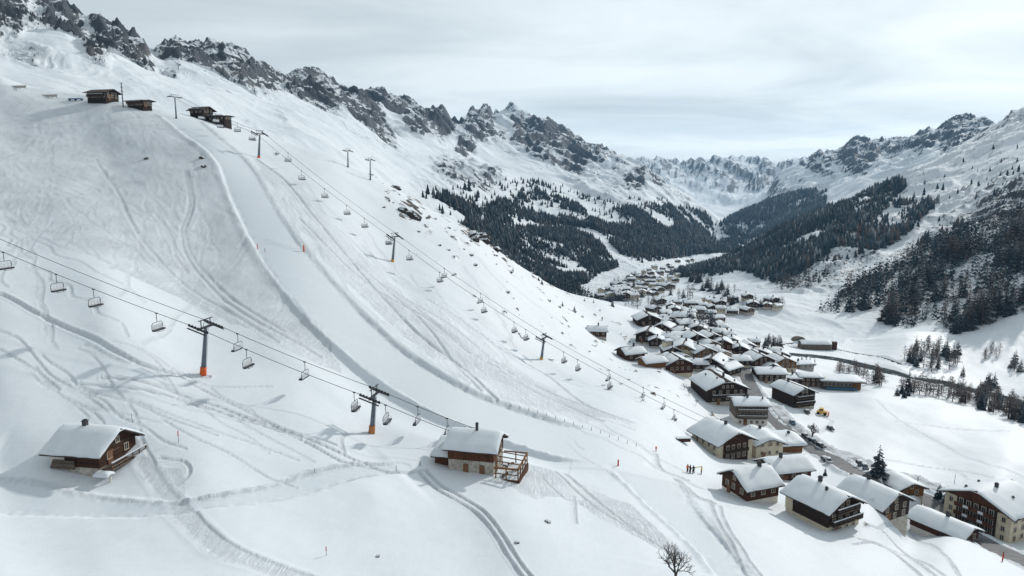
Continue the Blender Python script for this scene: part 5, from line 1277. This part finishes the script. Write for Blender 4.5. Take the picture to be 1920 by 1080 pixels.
def forests(FAR):
    from_far = FAR; U = FAR['U']; rows = FAR['rows']; z = FAR['z']; px = FAR['px']; py = FAR['py']; d = FAR['d']
    x = U[None] * d
    e = (z - CAMZ) / d; nearmax = np.array([((GRID['z'][:, int(np.clip((u - u0) / (Ug[1] - Ug[0]), 0, NC - 1))] - CAMZ) / np.exp(Lg)).max() for u in U])
    cm = np.maximum(np.maximum.accumulate(e, axis=0), nearmax[None])
    dx = np.gradient(x, axis=1); dy = np.gradient(d, axis=0); area = np.abs(dx * dy)
    cand = []
    for wh, poly, dmin, dmax, dens, h, kinds, clear, wl in FORESTS:
        m = in_poly(px, py, poly) & (d > dmin) & (d < dmax)
        nz = fbm(x, d, wl, 5, .6, 91) + .3 * fbm(x, d, 24, 2, .5, 95); edge = smooth(clear - .25, clear + .55, nz) ** 1.5
        lam = area * dens / 100 * m * edge
        n = RNG.poisson(lam); i, j = np.where(n > 0); c = n[i, j]; i = np.repeat(i, c); j = np.repeat(j, c)
        ok = (i < z.shape[0] - 1) & (j < z.shape[1] - 1); i, j = i[ok], j[ok]; fi = RNG.random(len(i)); fj = RNG.random(len(i))
        lerp = lambda A: (A[i, j] * (1 - fi) + A[i + 1, j] * fi) * (1 - fj) + (A[i, j + 1] * (1 - fi) + A[i + 1, j + 1] * fi) * fj
        X, Y, Zt = lerp(x), lerp(d), lerp(z); H = h * RNG.uniform(.3, 1.0, len(X)) ** .7 * 1.25 * np.clip(.7 + .5 * nz[i, j], .55, 1.1)
        vis = (Zt + H - CAMZ) / Y > cm[i, j] + .0005; kk = RNG.random(len(X)); kn = fbm(X, Y, 70, 3, .5, 47)
        for q in range(len(X)):
            if not vis[q]: continue
            if kinds == 'mix': k = 3 if kk[q] < .20 + kn[q] * .5 else (4 if kk[q] < .32 + kn[q] * .5 else (1 if kk[q] < .72 else (2 if kk[q] < .82 else 0)))
            else: k = 0 if kk[q] < .52 else (1 if kk[q] < .85 else (2 if kk[q] < .92 else 3))
            cand.append((X[q], Y[q], Zt[q] - .3, H[q], k, wh))
    cand.sort(key=lambda c: -c[3] / c[1])
    ind = cand[:210]; rest = cand[210:]
    keys = {0: ('s1',), 1: ('s2', 's3'), 2: ('s4',), 3: ('l1', 'l3'), 4: ('l2',)}
    labs = {0: ('dark green spruce in the right hand forest edge', 'spruce_tree'), 1: ('blue green spruce in the right hand forest edge', 'spruce_tree'), 2: ('frosted pale spruce in the right hand forest edge', 'spruce_tree'), 3: ('bare grey larch in the right hand forest edge', 'larch_tree'), 4: ('bare reddish brown larch in the right hand forest edge', 'larch_tree')}
    for q, (X, Y, Zt, H, k, wh) in enumerate(ind):
        kk = keys[k]; qx, qy = project(X, Y, Zt); lb = ('tall ' if H > 17 else ('low ' if H < 14 else '')) + labs[k][0].replace(' in the right hand forest edge', ', right forest') + (', front row' if Y < 430 else (', second row' if Y < 480 else ', back row'))
        tree(X, Y, Zt, H, kk[q % len(kk)], lb, 'trees at the front of the right hand forest', labs[k][1], 1.3)
    g = random.Random(9)
    lib = []
    for k, mi in ((0, 0), (1, 1), (2, 2)): V, F = spruce_crown(g, 5, 5, .19, 1.15, .3, False); lib.append((V, F, mi))
    V, F = larch_crown(g, 14, .2, .026, 2); lib.append((V, F, 3)); V, F = larch_crown(g, 14, .2, .026, 2); lib.append((V, F, 4))
    # beyond 700 m two nested cones are enough
    def cones(rag):
        V, F = [], []
        for z0, z1, r in ((.08, .62, .20), (.38, 1.0, .14)):
            o = len(V); V.append((0, 0, z1))
            for q in range(5): a = 1.2566 * q + g.random() * .8; rr = r * g.uniform(1 - rag, 1 + rag); V.append((math.cos(a) * rr, math.sin(a) * rr, z0 + g.uniform(-.06, .06)))
            F += [(o, o + 1 + q, o + 1 + (q + 1) % 5) for q in range(5)]
        return np.array(V), F
    lib2 = [(*cones(.35), 0), (*cones(.4), 1), (*cones(.4), 2), (*cones(.5), 3), (*cones(.5), 4)]
    for wh, nm, lab in (('right', 'right_forest', 'mixed larch and spruce forest climbing the right valley side'), ('left', 'left_forest', 'dark conifer forest below the rocky chain on the left valley side'), ('rfar', 'far_forest', 'hazy far forest patch at the foot of the right hand peaks')):
        s = Stand(); s.items = [c for c in rest if c[5] == wh]
        if s.items: s.build(nm, lab, lib, lib2)

def single_trees():
    g = random.Random(21)
    def sp(px_, py_, h, k, lab, grp=None, name='spruce_tree', sx=1.0):
        x, y, z = ground_hit2(px_, py_); return tree(x, y, z - .15, h, k, lab, grp, name, sx)
    sp(1646, 893, 8.0, 's2', 'lone tall spruce beside the lane below the village', sx=1.35)
    sp(1547, 893, 2.6, 's1', 'small dark spruce above the black gabled house', sx=1.3)
    for i, (a, b, h) in enumerate(((1503, 682, 5.6), (1511, 684, 5.2), (1518, 685, 4.8), (1527, 686, 4.2))): sp(a, b, h, 's1', f'{ordinal(i)} from the barns of four dark spruces in a row by the river', 'row of four spruces')
    sp(1760, 935, 4.2, 's1', 'bushy spruce just left of the apartment house', sx=1.5); sp(1774, 945, 4.6, 's4', 'frosted spruce touching the apartment house wall', sx=1.4)
    sp(1317, 705, 4.0, 's1', 'narrow dark spruce among the mid village roofs', sx=.8)
    sp(1805, 706, 6.2, 'o1', 'yellow green spruce alone by the river bend', sx=1.3)
    x, y, z = ground_hit2(1522, 828); bare_tree(x, y, z, 8.0, 'round bare reddish tree standing between road and lane', 4, 'twig_brown', spread=.40, levels=6)
    x, y = place(1266, 1100); bare_tree(x, y, ground_z(x, y), 7.5, 'bare dark tree cut off by the lower frame edge', 7, 'bark', spread=.5, levels=6, thick=.03)
    for i, (a, b, h, lab) in enumerate(((1292, 742, 4.5, 'bare grey shrub against the wide dark barn house'), (1283, 730, 4.0, 'bare grey shrub above the wide dark barn house'), (1305, 760, 3.0, 'small bare shrub below the wide dark barn house'), (1640, 948, 2.6, 'snowy bare shrub in front of the black gabled house'), (1172, 640, 2.4, 'dark round bush between hay barn and village'), (808, 440, 3.4, 'frosted bare bush below the crest rocks'))):
        x, y = place(a, b); bare_tree(x, y, ground_z(x, y), h, lab, 30 + i, 'twig_grey', spread=.75, levels=4, name='bare_bush', thick=.02)
    x, y = place(1623, 985); b = bare_tree(x, y, ground_z(x, y) - .3, 1.9, 'dry straw coloured bush at the corner of the black chalet', 77, 'straw', spread=.8, levels=4, name='dry_bush', thick=.03)
    # trees scattered down the crest and slope
    for i, (a, b, h, k) in enumerate(((1055, 574, 2.6, 's4'), (1077, 583, 3.0, 's1'), (1016, 533, 2.8, 's2'), (1010, 526, 2.4, 's2'), (1096, 565, 2.0, 's1'), (1113, 568, 2.0, 's4'), (962, 508, 2.0, 's4'), (1148, 575, 4.4, 's2'), (1108, 556, 4.2, 's1'), (1125, 583, 1.6, 's1'))):
        x, y = place(a, b); tree(x, y, ground_z(x, y) - .1, h, k, f'little spruce, {ordinal(i)} of those dotted down the crest edge', 'little spruces along the crest edge', sx=1.3)
    # clumps: polygon, count, kinds, height, label, group
    CL = [([(1288,618),(1300,598),(1335,606),(1350,622),(1320,632)], 15, ('l1', 'l2', 's2'), (9, 13), 'tall bare tree in the clump at the top of the village', 'tree clump at the top of the village'),
          ([(1690,678),(1700,650),(1760,655),(1800,690),(1760,705)], 40, ('l1', 'l3', 's3', 'l2'), (7, 10), 'bare grey larch in the thicket at the river bend', 'larch thicket at the river bend'),
          ([(1600,722),(1640,716),(1700,738),(1780,752),(1860,775),(1930,800),(1930,780),(1840,745),(1760,735)], 120, ('l1', 'l3', 'l2', 's3'), (5.5, 9.5), 'bare alder in the belt along the near river bank', 'alder belt along the near river bank'),
          ([(1675,742),(1690,738),(1725,748),(1720,752)], 5, ('s1',), (4, 5), 'dark spruce on the terrace edge in front of the alder belt', 'spruces on the terrace edge'),
          ([(1835,735),(1850,722),(1875,728),(1865,740)], 5, ('s2', 'l3'), (6, 8), 'tree in the pair of clumps beyond the river', 'clumps beyond the river'),
          ([(1890,695),(1905,680),(1930,690),(1920,705)], 5, ('l1', 's4'), (7, 9), 'pale tree at the right frame edge beyond the river', 'trees at the right frame edge'),
          ([(1835,670),(1870,650),(1880,660),(1850,685)], 8, ('l1', 'l3'), (5, 7), 'thin bare tree below the right hand forest foot', 'thin trees below the forest foot'),
          ([(1755,668),(1770,660),(1800,662),(1790,672)], 6, ('s1', 's2'), (7, 9), 'dark spruce leading out of the right hand forest foot', 'spruces at the forest foot'),
          ([(1560,690),(1600,692),(1640,712),(1580,706)], 22, ('l1', 'l2'), (4, 6.5), 'low bare alder behind the modern hall', 'alders behind the modern hall'),
          ([(1420,655),(1450,640),(1465,655),(1440,668)], 16, ('l1', 'l3', 's1'), (5, 8), 'bare tree behind the right end of the village', 'trees behind the right end of the village'),
          ([(1300,530),(1340,535),(1380,548),(1370,556),(1320,548)], 18, ('s2', 'l1'), (9, 12), 'dark tree in the grove above the hamlet', 'grove above the hamlet'),
          ([(1255,515),(1300,520),(1330,525),(1290,535)], 18, ('s2', 'l1', 's1'), (10, 14), 'dark tree in the wood beside the distant village', 'wood beside the distant village'),
          ([(1270,556),(1300,556),(1298,562),(1272,562)], 5, ('s1', 'l1'), (10, 13), 'dark tree in the field group before the distant village', 'field trees before the distant village'),
          ([(1110,556),(1150,530),(1240,505),(1280,500),(1250,590),(1190,585)], 44, ('l1', 'l2', 's2'), (6, 10), 'bare tree lining the road into the distant village', 'trees lining the distant road'),
          ([(1330,565),(1420,566),(1480,574),(1440,580),(1340,576)], 26, ('l1', 'l2', 's2'), (5, 9), 'bare tree between the hamlet houses', 'trees between the hamlet houses')]
    for poly, n, kinds, hh, lab, grp in CL:
        xs = [p[0] for p in poly]; ys = [p[1] for p in poly]; c = 0; tr_ = 0
        while c < n and tr_ < 600:
            tr_ += 1; a, b = g.uniform(min(xs), max(xs)), g.uniform(min(ys), max(ys))
            if not in_poly(np.array([a]), np.array([b]), poly)[0]: continue
            x, y, z = ground_hit2(a, b); k = g.choice(kinds); c += 1
            l2 = lab
            if k[0] == 's' and lab.startswith(('bare', 'tall bare', 'thin bare', 'low bare')): l2 = lab.replace('tall bare tree', 'dark spruce').replace('bare grey larch', 'dark spruce').replace('bare alder', 'dark spruce').replace('bare tree', 'dark spruce')
            hq = g.uniform(*hh); hor = (a - min(xs)) / (max(xs) - min(xs))
            if n > 8: l2 = ('tall ' if hq > hh[0] * .4 + hh[1] * .6 else 'short ') + l2.replace('tall ', '') + ', ' + ('village end', 'middle', 'outer end')[min(2, int(hor * 3))]
            tree(x, y, z - .2, hq, k, l2, grp, 'spruce_tree' if k[0] == 's' else 'bare_tree', 1.5)
def ground_hit2(px_, py_):
    U, E = px2ue(px_, py_); j = (float(U) - u0) / (Ug[1] - Ug[0])
    if 0 <= j < NC - 1:
        j = int(round(j)); e = (Z[:, j] - CAMZ) / np.exp(Lg); k = np.where(e >= float(E))[0]
        if len(k): d = math.exp(Lg[k[0]]); x = float(U) * d; return x, d, ground_z(x, d)
    return ground_hit(px_, py_, 425)

# ---------------------------------------------------------------- rocks
def rock(x, y, z, size, label, seed, group=None, name='boulder', flat=.6):
    import bmesh
    bm = bmesh.new(); bmesh.ops.create_icosphere(bm, subdivisions=4 if size[0] > 3 else 2, radius=1.0); g = random.Random(seed); o = g.uniform(0, 50)
    for v in bm.verts:
        c = v.co; n = 1 + .35 * float(perlin(c.x * 1.3 + o, c.y * 1.3 + c.z * 2)) + .2 * float(perlin(c.x * 3 + o, c.z * 3 + c.y)) + (.10 * float(perlin(c.x * 8 + o, c.z * 8 + c.y * 5)) if size[0] > 3 else 0)
        n = round(n * 6) / 6 * .55 + n * .45
        v.co = c * n
    for f in bm.faces: f.smooth = False
    me = bpy.data.meshes.new(name); bm.to_mesh(me); bm.free(); me.materials.append(MATS['rock_face'])
    ob = put(name, me); ob.location = (x, y, z); ob.scale = size; ob.rotation_euler = (g.uniform(-.2, .2), g.uniform(-.2, .2), g.uniform(0, 6.28)); tag(ob, label, 'rock', group); return ob
def rocks():
    for i, (a, b, s, lab) in enumerate(((772, 406, (2.6, 1.8, 2.0), 'brown rock outcrop jutting from the crest, upper of two'), (783, 412, (1.8, 1.4, 1.7), 'dark rock leaning on the upper crest outcrop'), (755, 398, (2.6, 1.6, 1.6), 'snowy rock slab uphill of the upper crest outcrop'), (888, 448, (3.8, 2.4, 2.6), 'broad brown rock outcrop on the crest, lower of two'), (905, 452, (3.2, 2.2, 2.8), 'dark rock at the lower end of the broad crest outcrop'), (742, 352, (3.4, 1.6, 1.5), 'dark rock rib on the upper crest'), (930, 470, (2.6, 1.8, 1.6), 'low dark rock below the broad crest outcrop'))):
        x, y = place(a, b); rock(x, y, ground_z(x, y) + s[2] * .2, s, lab, i + 3, 'crest rock outcrops', 'rock_outcrop')
    for i, (a, b, s, lab) in enumerate(((1027, 979, .42, 'small brown rock poking out of the snow below the pergola chalet'), (969, 1018, .3, 'little dark stone in the snow near the snowmobile track'), (708, 1043, .25, 'tiny stone in the bottom snowfield'), (275, 297, .8, 'snow capped stone on the skied slope'), (378, 296, .8, 'grey stone beside the upper end of the groomed run'), (382, 312, .9, 'faint snowy stone beside the groomed run'))):
        x, y = place(a, b); rock(x, y, ground_z(x, y) + s * .1, (s * 1.3, s, s * .8), lab, 40 + i)
    g = random.Random(17)
    for i in range(44):
        t = g.choice((.12, .2, .35, .5, .55, .75, .9)) + g.gauss(0, .035); a = 690 + t * 430 + g.gauss(0, 24); b = 325 + t * 245 + abs(g.gauss(0, 26)) + 14
        x, y = place(a, b); s = g.uniform(.25, 1.0) ** 1.5; rock(x, y, ground_z(x, y) + s * .05, (s * g.uniform(.9, 1.6), s, s * .6), 'dark stone scattered on the snow below the crest', 100 + i, 'stones scattered below the crest')
# ---------------------------------------------------------------- roads, river
def ribbon(name, C, zc, hw, mat, lift, label, kind='structure', jag=0.0):
    C = C[:, :2]; t = np.gradient(C, axis=0); t /= np.linalg.norm(t, axis=1)[:, None]; n = np.c_[-t[:, 1], t[:, 0]]
    m = MB(); V = []; k = len(C)
    for i in range(k):
        for s in (-1, -.4, .4, 1):
            w = hw * s * (1 + (jag * float(perlin(i * .31, s * 7.7)) if abs(s) == 1 else 0)); V.append((C[i, 0] + n[i, 0] * w, C[i, 1] + n[i, 1] * w, zc[i] + lift))
    F = [(i * 4 + j, i * 4 + j + 1, i * 4 + j + 5, i * 4 + j + 4) for i in range(k - 1) for j in range(3)]
    o = m.add(V, F).build(name, mat, None, True); o['kind'] = kind; o['label'] = label; return o
def ways():
    t = NT('road_surface'); n = t.noise(t.pos(), .35, 5, .65); f = t.noise(t.pos(), 2.5, 4, .6)
    t.inp('Base Color', t.ramp(t.math('ADD', t.math('MULTIPLY', n, .7), t.math('MULTIPLY', f, .3)), [(.38, (.075, .076, .08)), (.58, (.12, .122, .128)), (.72, (.26, .27, .285))])); t.inp('Roughness', .8)
    t = NT('lane_surface'); n = t.noise(t.pos(), .3, 5, .65)
    t.inp('Base Color', t.ramp(n, [(.38, (.17, .18, .19)), (.62, (.50, .53, .56))])); t.inp('Roughness', .8)
    t = NT('river_water'); n = t.noise(t.pos(), .25, 5, .6); t.inp('Base Color', t.ramp(n, [(.42, (.022, .034, .038)), (.60, (.05, .065, .07)), (.70, (.4, .44, .47))])); t.inp('Roughness', .85); t.inp('Specular IOR Level', .02); t.bump(t.noise(t.pos(), 2.0, 3, .6), .3, .1)
    ribbon('road', ROAD, ROADZ, 2.6, 'road_surface', .06, 'grey cleared road winding down past the village')
    ribbon('lane', LANE, LANEZ, 1.5, 'lane_surface', .06, 'packed snow lane running parallel to the road')
    ribbon('river', RIVER, RIVERZ, 4.6, 'river_water', .3, 'dark open river in the valley bottom', jag=.5)
    ribbon('brook', BROOK, BROOKZ, 1.2, 'river_water', .2, 'narrow dark brook crossing the far fields', jag=.4)
# ---------------------------------------------------------------- vehicles
def make_car(paint):
    r = empty('parked_car', (0, 0, 0))
    MB().prism([(-2.1, .35), (2.1, .35), (2.15, .6), (2.05, .85), (1.1, .92), (-1.7, .95), (-2.15, .85)], -.86, .86).build('body', paint, r)
    MB().prism([(-1.75, .93), (1.0, .90), (.35, 1.42), (-1.3, 1.45)], -.74, .74).build('cabin', 'glass_dark', r)
    MB().prism([(-1.35, 1.44), (.4, 1.41), (.3, 1.47), (-1.25, 1.5)], -.72, .72).build('roof', paint, r)
    s = snow_slab(1.6, 1.9, .05, 1.47, .2, seed=2, nx=6, ny=6).build('roof_snow', 'roof_snow', r, True); s.location = (0, -.45, 0)
    for sx in (-.8, .8):
        for yy in (-1.3, 1.3): w = MB().cyl((sx - .1, yy, .33), (sx + .1, yy, .33), .33, .33, 10).build('wheel', 'rubber', r)
    for sx in (-.6, .6): MB().box((sx, 2.1, .68), (.3, .08, .14)).build('headlight', 'chair_grey', r)
    return r
def cars():
    pr = {k: make_car(k) for k in ('car_black', 'car_blue', 'car_silver')}; used = set()
    L_ = [(1509, 776, 'car_black', 'black parked car highest up the village road'), (1553, 808, 'car_black', 'black car by the road below the bend'), (1482, 796, 'car_blue', 'dark blue car left of the lane'), (1492, 822, 'car_black', 'black car in the row along the road, uppermost of the tight row'), (1500, 828, 'car_silver', 'silver car in the row along the road'), (1508, 833, 'car_black', 'black car below the silver one in the roadside row'), (1523, 843, 'car_black', 'black car alone below the roadside row'), (1563, 866, 'car_black', 'black car behind the long red brown chalet'), (1574, 872, 'car_silver', 'silver car behind the long red brown chalet'), (1583, 876, 'car_black', 'black car beside the blue one near the road dip'), (1597, 881, 'car_blue', 'blue car at the road dip'), (1612, 880, 'car_black', 'black car above the black gabled house')]
    g = random.Random(2)
    for a, b, k, lab in L_:
        x, y, z = ground_hit2(a + 4, b - 1)
        o = copy_tree(pr[k]) if k in used else pr[k]; used.add(k)
        i = int(np.argmin(((ROAD[:, :2] - np.array([x, y])) ** 2).sum(1))); t = ROAD[min(i + 1, len(ROAD) - 1)] - ROAD[max(i - 1, 0)]
        q = ROAD[i, :2]; n = np.array([-t[1], t[0]]); n /= np.linalg.norm(n); 
        v = np.array([x, y]) - q; s = float(v @ n)
        if abs(s) < 3.5: x, y = q + n * 3.5 * (1 if s > 0 else -1)
        z = ground_z(x, y)
        o.location = (x, y, z + .05); o.scale = (.72,) * 3; o.rotation_euler = (0, 0, math.atan2(t[1], t[0]) - math.pi / 2 + g.uniform(-.1, .1)); tag(o, lab, 'car', 'cars parked along the road')
    x, y, z = ground_hit2(1541, 778)
    r = empty('snow_plough', (x, y, z), R(60)); tag(r, 'small yellow snow plough with red blade at the field edge', 'plough')
    MB().box((0, 0, .9), (1.7, 3.2, .9)).build('body', 'car_yellow', r); MB().box((0, .2, 1.75), (1.5, 1.4, .9)).build('cab', 'car_yellow', r); MB().box((0, .2, 1.8), (1.56, 1.1, .55)).build('cab_windows', 'glass_dark', r)
    MB().box((0, -2.0, .6), (2.4, .25, 1.0)).build('blade', 'red_paint', r)
    for sx in (-.85, .85):
        for yy in (-1, 1.1): MB().cyl((sx - .15, yy, .5), (sx + .15, yy, .5), .5, .5, 10).build('wheel', 'rubber', r)
# ---------------------------------------------------------------- people
def person(px_, py_, cloth, legs, label, yaw=0.0, group=None, skis=False):
    x, y, z = ground_hit2(px_, py_)
    r = empty('person', (x, y, z), yaw); tag(r, label, 'person', group)
    J = [(0, 0, .95), (0, .01, 1.2), (0, 0, 1.45), (0, 0, 1.55), (0, -.02, 1.68), (-.1, 0, .9), (-.12, -.03, .5), (-.13, .02, .06), (.1, 0, .9), (.13, .06, .5), (.14, .12, .06), (-.22, 0, 1.42), (-.3, .02, 1.15), (-.28, -.15, .95), (.22, 0, 1.42), (.32, .02, 1.15), (.28, -.17, 1.0), (-.13, -.14, .05), (.14, -.04, .05)]
    Ed = [(0, 1), (1, 2), (2, 3), (3, 4), (0, 5), (5, 6), (6, 7), (0, 8), (8, 9), (9, 10), (2, 11), (11, 12), (12, 13), (2, 14), (14, 15), (15, 16), (7, 17), (10, 18)]
    Rd = [.17, .16, .17, .07, .115, .11, .085, .065, .11, .085, .065, .09, .07, .055, .09, .07, .055, .06, .06]
    me = bpy.data.meshes.new('body'); me.from_pydata(J, Ed, []); me.materials.append(MATS[cloth])
    o = put('body', me, r)
    sk = o.modifiers.new('skin', 'SKIN'); sd = o.modifiers.new('sub', 'SUBSURF'); sd.levels = 1; sd.render_levels = 1
    for v, q in zip(me.skin_vertices[0].data, Rd): v.radius = (q, q)
    me.skin_vertices[0].data[0].use_root = True
    tr = MB().cyl((-.11, 0, .94), (-.13, .01, .1), .125, .09, 8).cyl((.11, 0, .94), (.14, .09, .1), .125, .09, 8).build('trousers', legs, r, True)
    MB().cyl((0, -.02, 1.62), (0, -.02, 1.84), .13, .07, 8).build('hat', 'cloth_black', r, True)
    if skis:
        for sx in (-.13, .14): MB().box((sx, -.1, .02), (.09, 1.7, .03)).build('ski', 'red_paint', r)
def people():
    person(1289, 886, 'pad_orange', 'cloth_black', 'person in orange jacket, leftmost of the group at the run end', .4, 'people at the end of the run')
    person(1294, 887, 'cloth_black', 'cloth_black', 'person in black standing next to the orange jacket', 2.0, 'people at the end of the run')
    person(1300, 888, 'cloth_black', 'cloth_black', 'short person in black by the yellow barrier', 3.0, 'people at the end of the run')
    person(1315, 890, 'cloth_yellow', 'cloth_black', 'person in yellow jacket right of the yellow barrier', 1.0, 'people at the end of the run')
    person(1880, 1052, 'red_paint', 'red_paint', 'person in red beside the road in the lower corner', .8)
    person(1129, 602, 'cloth_black', 'cloth_black', 'dark figure walking on the slope above the hay barn', 0.3)
# ---------------------------------------------------------------- posts, markers, nets
def posts():
    def pole(px_, py_, h, r_, mat, label, name='marker_pole', group=None, top=None):
        x, y, z = ground_hit2(px_, py_); o = empty(name, (x, y, z)); tag(o, label, 'pole', group)
        MB().cyl((0, 0, -.4), (0, 0, h), r_, r_ * .85, 8).build('pole', mat, o)
        if top: MB().cyl((0, 0, h * .55), (0, 0, h + .02), r_ * 2.1, r_ * 2.1, 8).build('marker', top, o)
        return o
    pole(1159, 874, 1.25, .16, 'red_paint', 'fat red marker pad at the end of the groomed run', 'marker_pad')
    pole(1230, 847, 1.1, .09, 'cloth_black', 'dark post with orange top beside the run end', top='pad_orange')
    pole(570, 474, 1.9, .22, 'pad_orange', 'orange safety pad on the right edge of the run', 'safety_pad'); pole(483, 468, 1.5, .12, 'pad_orange', 'thin orange pad on the left edge of the run', 'safety_pad'); pole(497, 474, 1.0, .07, 'cloth_black', 'short dark peg on the left edge of the run')
    pole(335, 830, 1.9, .035, 'lift_dark', 'thin red topped pole near the dark timber hut', top='red_paint'); pole(612, 1044, 1.2, .03, 'lift_dark', 'thin red topped pole in the bottom snowfield', top='red_paint')
    pole(590, 887, .7, .03, 'lift_dark', 'tiny stake above the forest road'); pole(743, 885, .9, .05, 'timber_dark', 'tiny stake at the road fork left of the pergola chalet'); pole(788, 874, .8, .06, 'cloth_black', 'dark peg beside the shed of the pergola chalet')
    pole(248, 792, 1.4, .03, 'lift_dark', 'thin stake behind the dark timber hut'); pole(208, 905, .8, .16, 'plaster_white', 'snow covered post stump below the dark timber hut')
    for i in range(15):
        t = i / 14; a = 958 + t * 235; b = 764 + 74 * t ** 1.15; pole(a, b, g2.uniform(.55, .95), .05, 'timber_dark', f'fence stake along the lower run edge, {ordinal(i)} from uphill', 'fence_stake', 'fence stakes along the lower run')
    pole(1719, 921, 3.6, .09, 'timber_dark', 'wooden pole between the lane and the ochre shed', 'utility_pole'); pole(1788, 922, 4.2, .06, 'lift_steel', 'thin lamp post above the apartment house', 'lamp_post')
    for i, (a, b) in enumerate(((700, 720), (1500, 720))): pass
    # yellow barrier
    x, y, z = ground_hit2(1308, 886); r = empty('barrier', (x, y, z), R(14)); tag(r, 'yellow topped net barrier next to the group of people', 'barrier')
    MB().box((0, 0, 1.15), (2.0, .08, .14)).build('rail', 'cloth_yellow', r)
    for sx in (-.95, .95): MB().box((sx, 0, .5), (.08, .08, 1.3)).build('post', 'pad_orange', r)
    # net across the run
    a = at(497, 466, 197); b = at(566, 466, 197); m = MB()
    pa = np.array([a[0], a[1], ground_z(a[0], a[1])]); pb = np.array([b[0], b[1], ground_z(b[0], b[1])])
    r = empty('safety_net', tuple(pa)); tag(r, 'faint net line strung across the groomed run between the pads', 'net')
    for h in (.3, .65, 1.0): MB().tube([tuple(np.array([0, 0, h]) + (pb - pa) * t) for t in np.linspace(0, 1, 7)], .018, 4).build('line', 'chair_grey', r)
    # bench deck at the cream farmhouse
    x, y = place(1281, 829); z = ground_z(x, y); r = empty('timber_rack', (x, y, z), R(5)); tag(r, 'red brown timber rack left of the cream farmhouse', 'rack')
    MB().box((0, 0, .7), (3.4, 1.2, .9)).build('rack_body', 'timber_red', r); MB().box((0, 0, 1.25), (3.6, 1.4, .18)).build('rack_snow', 'roof_snow', r)
    # solar boards and snow fences up by the lodges
    for i, (a, b, w, lab) in enumerate(((30, 149, 9, 'grey snow fence on the crest at the frame edge'), (90, 160, 8, 'tilted grey panel row left of the top lodges'))):
        p = at(a, b, 296); z = ground_z(p[0], p[1]); r = empty('snow_fence', (p[0], p[1], z), R(-12)); tag(r, lab, 'fence'); MB().box((0, 0, .5), (w, .12, 1.3), rx=-.6).build('panel', 'concrete', r)
        for k in range(4): MB().box((-w / 2 + .5 + k * (w - 1) / 3, .3, .3), (.12, .12, 1.2)).build('post', 'lift_dark', r)
    p = at(140, 166, 292); z = ground_z(p[0], p[1]); r = empty('ski_stand', (p[0], p[1], z), R(-10)); tag(r, 'blue covered terrace gear left of the top lodges', 'terrace'); MB().box((0, 0, .7), (6, 1.4, .35)).build('cover', 'blue_metal', r)
    for sx in (-2.8, 0, 2.8): MB().box((sx, 0, .3), (.12, 1.2, .9)).build('leg', 'lift_dark', r)
g2 = random.Random(31)
# ---------------------------------------------------------------- air
def haze():
    t = bpy.data.materials.new('haze'); t.use_nodes = True; nt = t.node_tree; nt.nodes.clear()
    o = nt.nodes.new('ShaderNodeOutputMaterial'); v = nt.nodes.new('ShaderNodeVolumePrincipled'); nt.links.new(v.outputs[0], o.inputs['Volume'])
    v.inputs['Color'].default_value = (.42, .70, 1.0, 1); v.inputs['Density'].default_value = HAZE; v.inputs['Anisotropy'].default_value = .25
    MATS['haze'] = t
    b = MB().box((0, 3900, 60), (11000, 8200, 760)).build('haze', 'haze'); b['kind'] = 'stuff'; b['label'] = 'thin blue winter haze filling the valley'
    return b
HAZE = 4.0e-5
slope_chalets(); farmhouse(); apartment_block(); village(); far_houses()
lifts()
finish_slope()
FAR = far_land()
ways()
tree_kinds(); forests(FAR); single_trees()
rocks(); cars(); people(); posts()
def single_out():
    tops = [o for o in S.objects if o.parent is None and o.get('label') and o.get('category')]
    def group_up():
        by = {}
        for o in tops: by.setdefault(o['label'], []).append(o)
        return by
    for lab, os_ in group_up().items():
        if len(os_) > 1 and len(lab.split()) > 12:
            for o in os_: o['label'] = lab.rsplit(',', 1)[0]
    by = group_up()
    nth = lambda i: f"{i}{'th' if 10 <= i % 100 <= 20 else {1: 'st', 2: 'nd', 3: 'rd'}.get(i % 10, 'th')}"
    for lab, os_ in by.items():
        if len(os_) < 2: continue
        os_.sort(key=lambda o: project(*o.location)[0])
        for i, o in enumerate(os_):
            if len(lab.split()) <= 12: o['label'] = f'{lab}, {nth(i + 1)} from the left'
single_out()
zlo = min(float(FAR['z'].min()), float(Z.min())); zhi = max(float(FAR['z'].max()), float(Z.max()))
hz = haze()
for v in hz.data.vertices: v.co.z = (zlo - 1.5) if v.co.z < 60 else (zhi + 20)
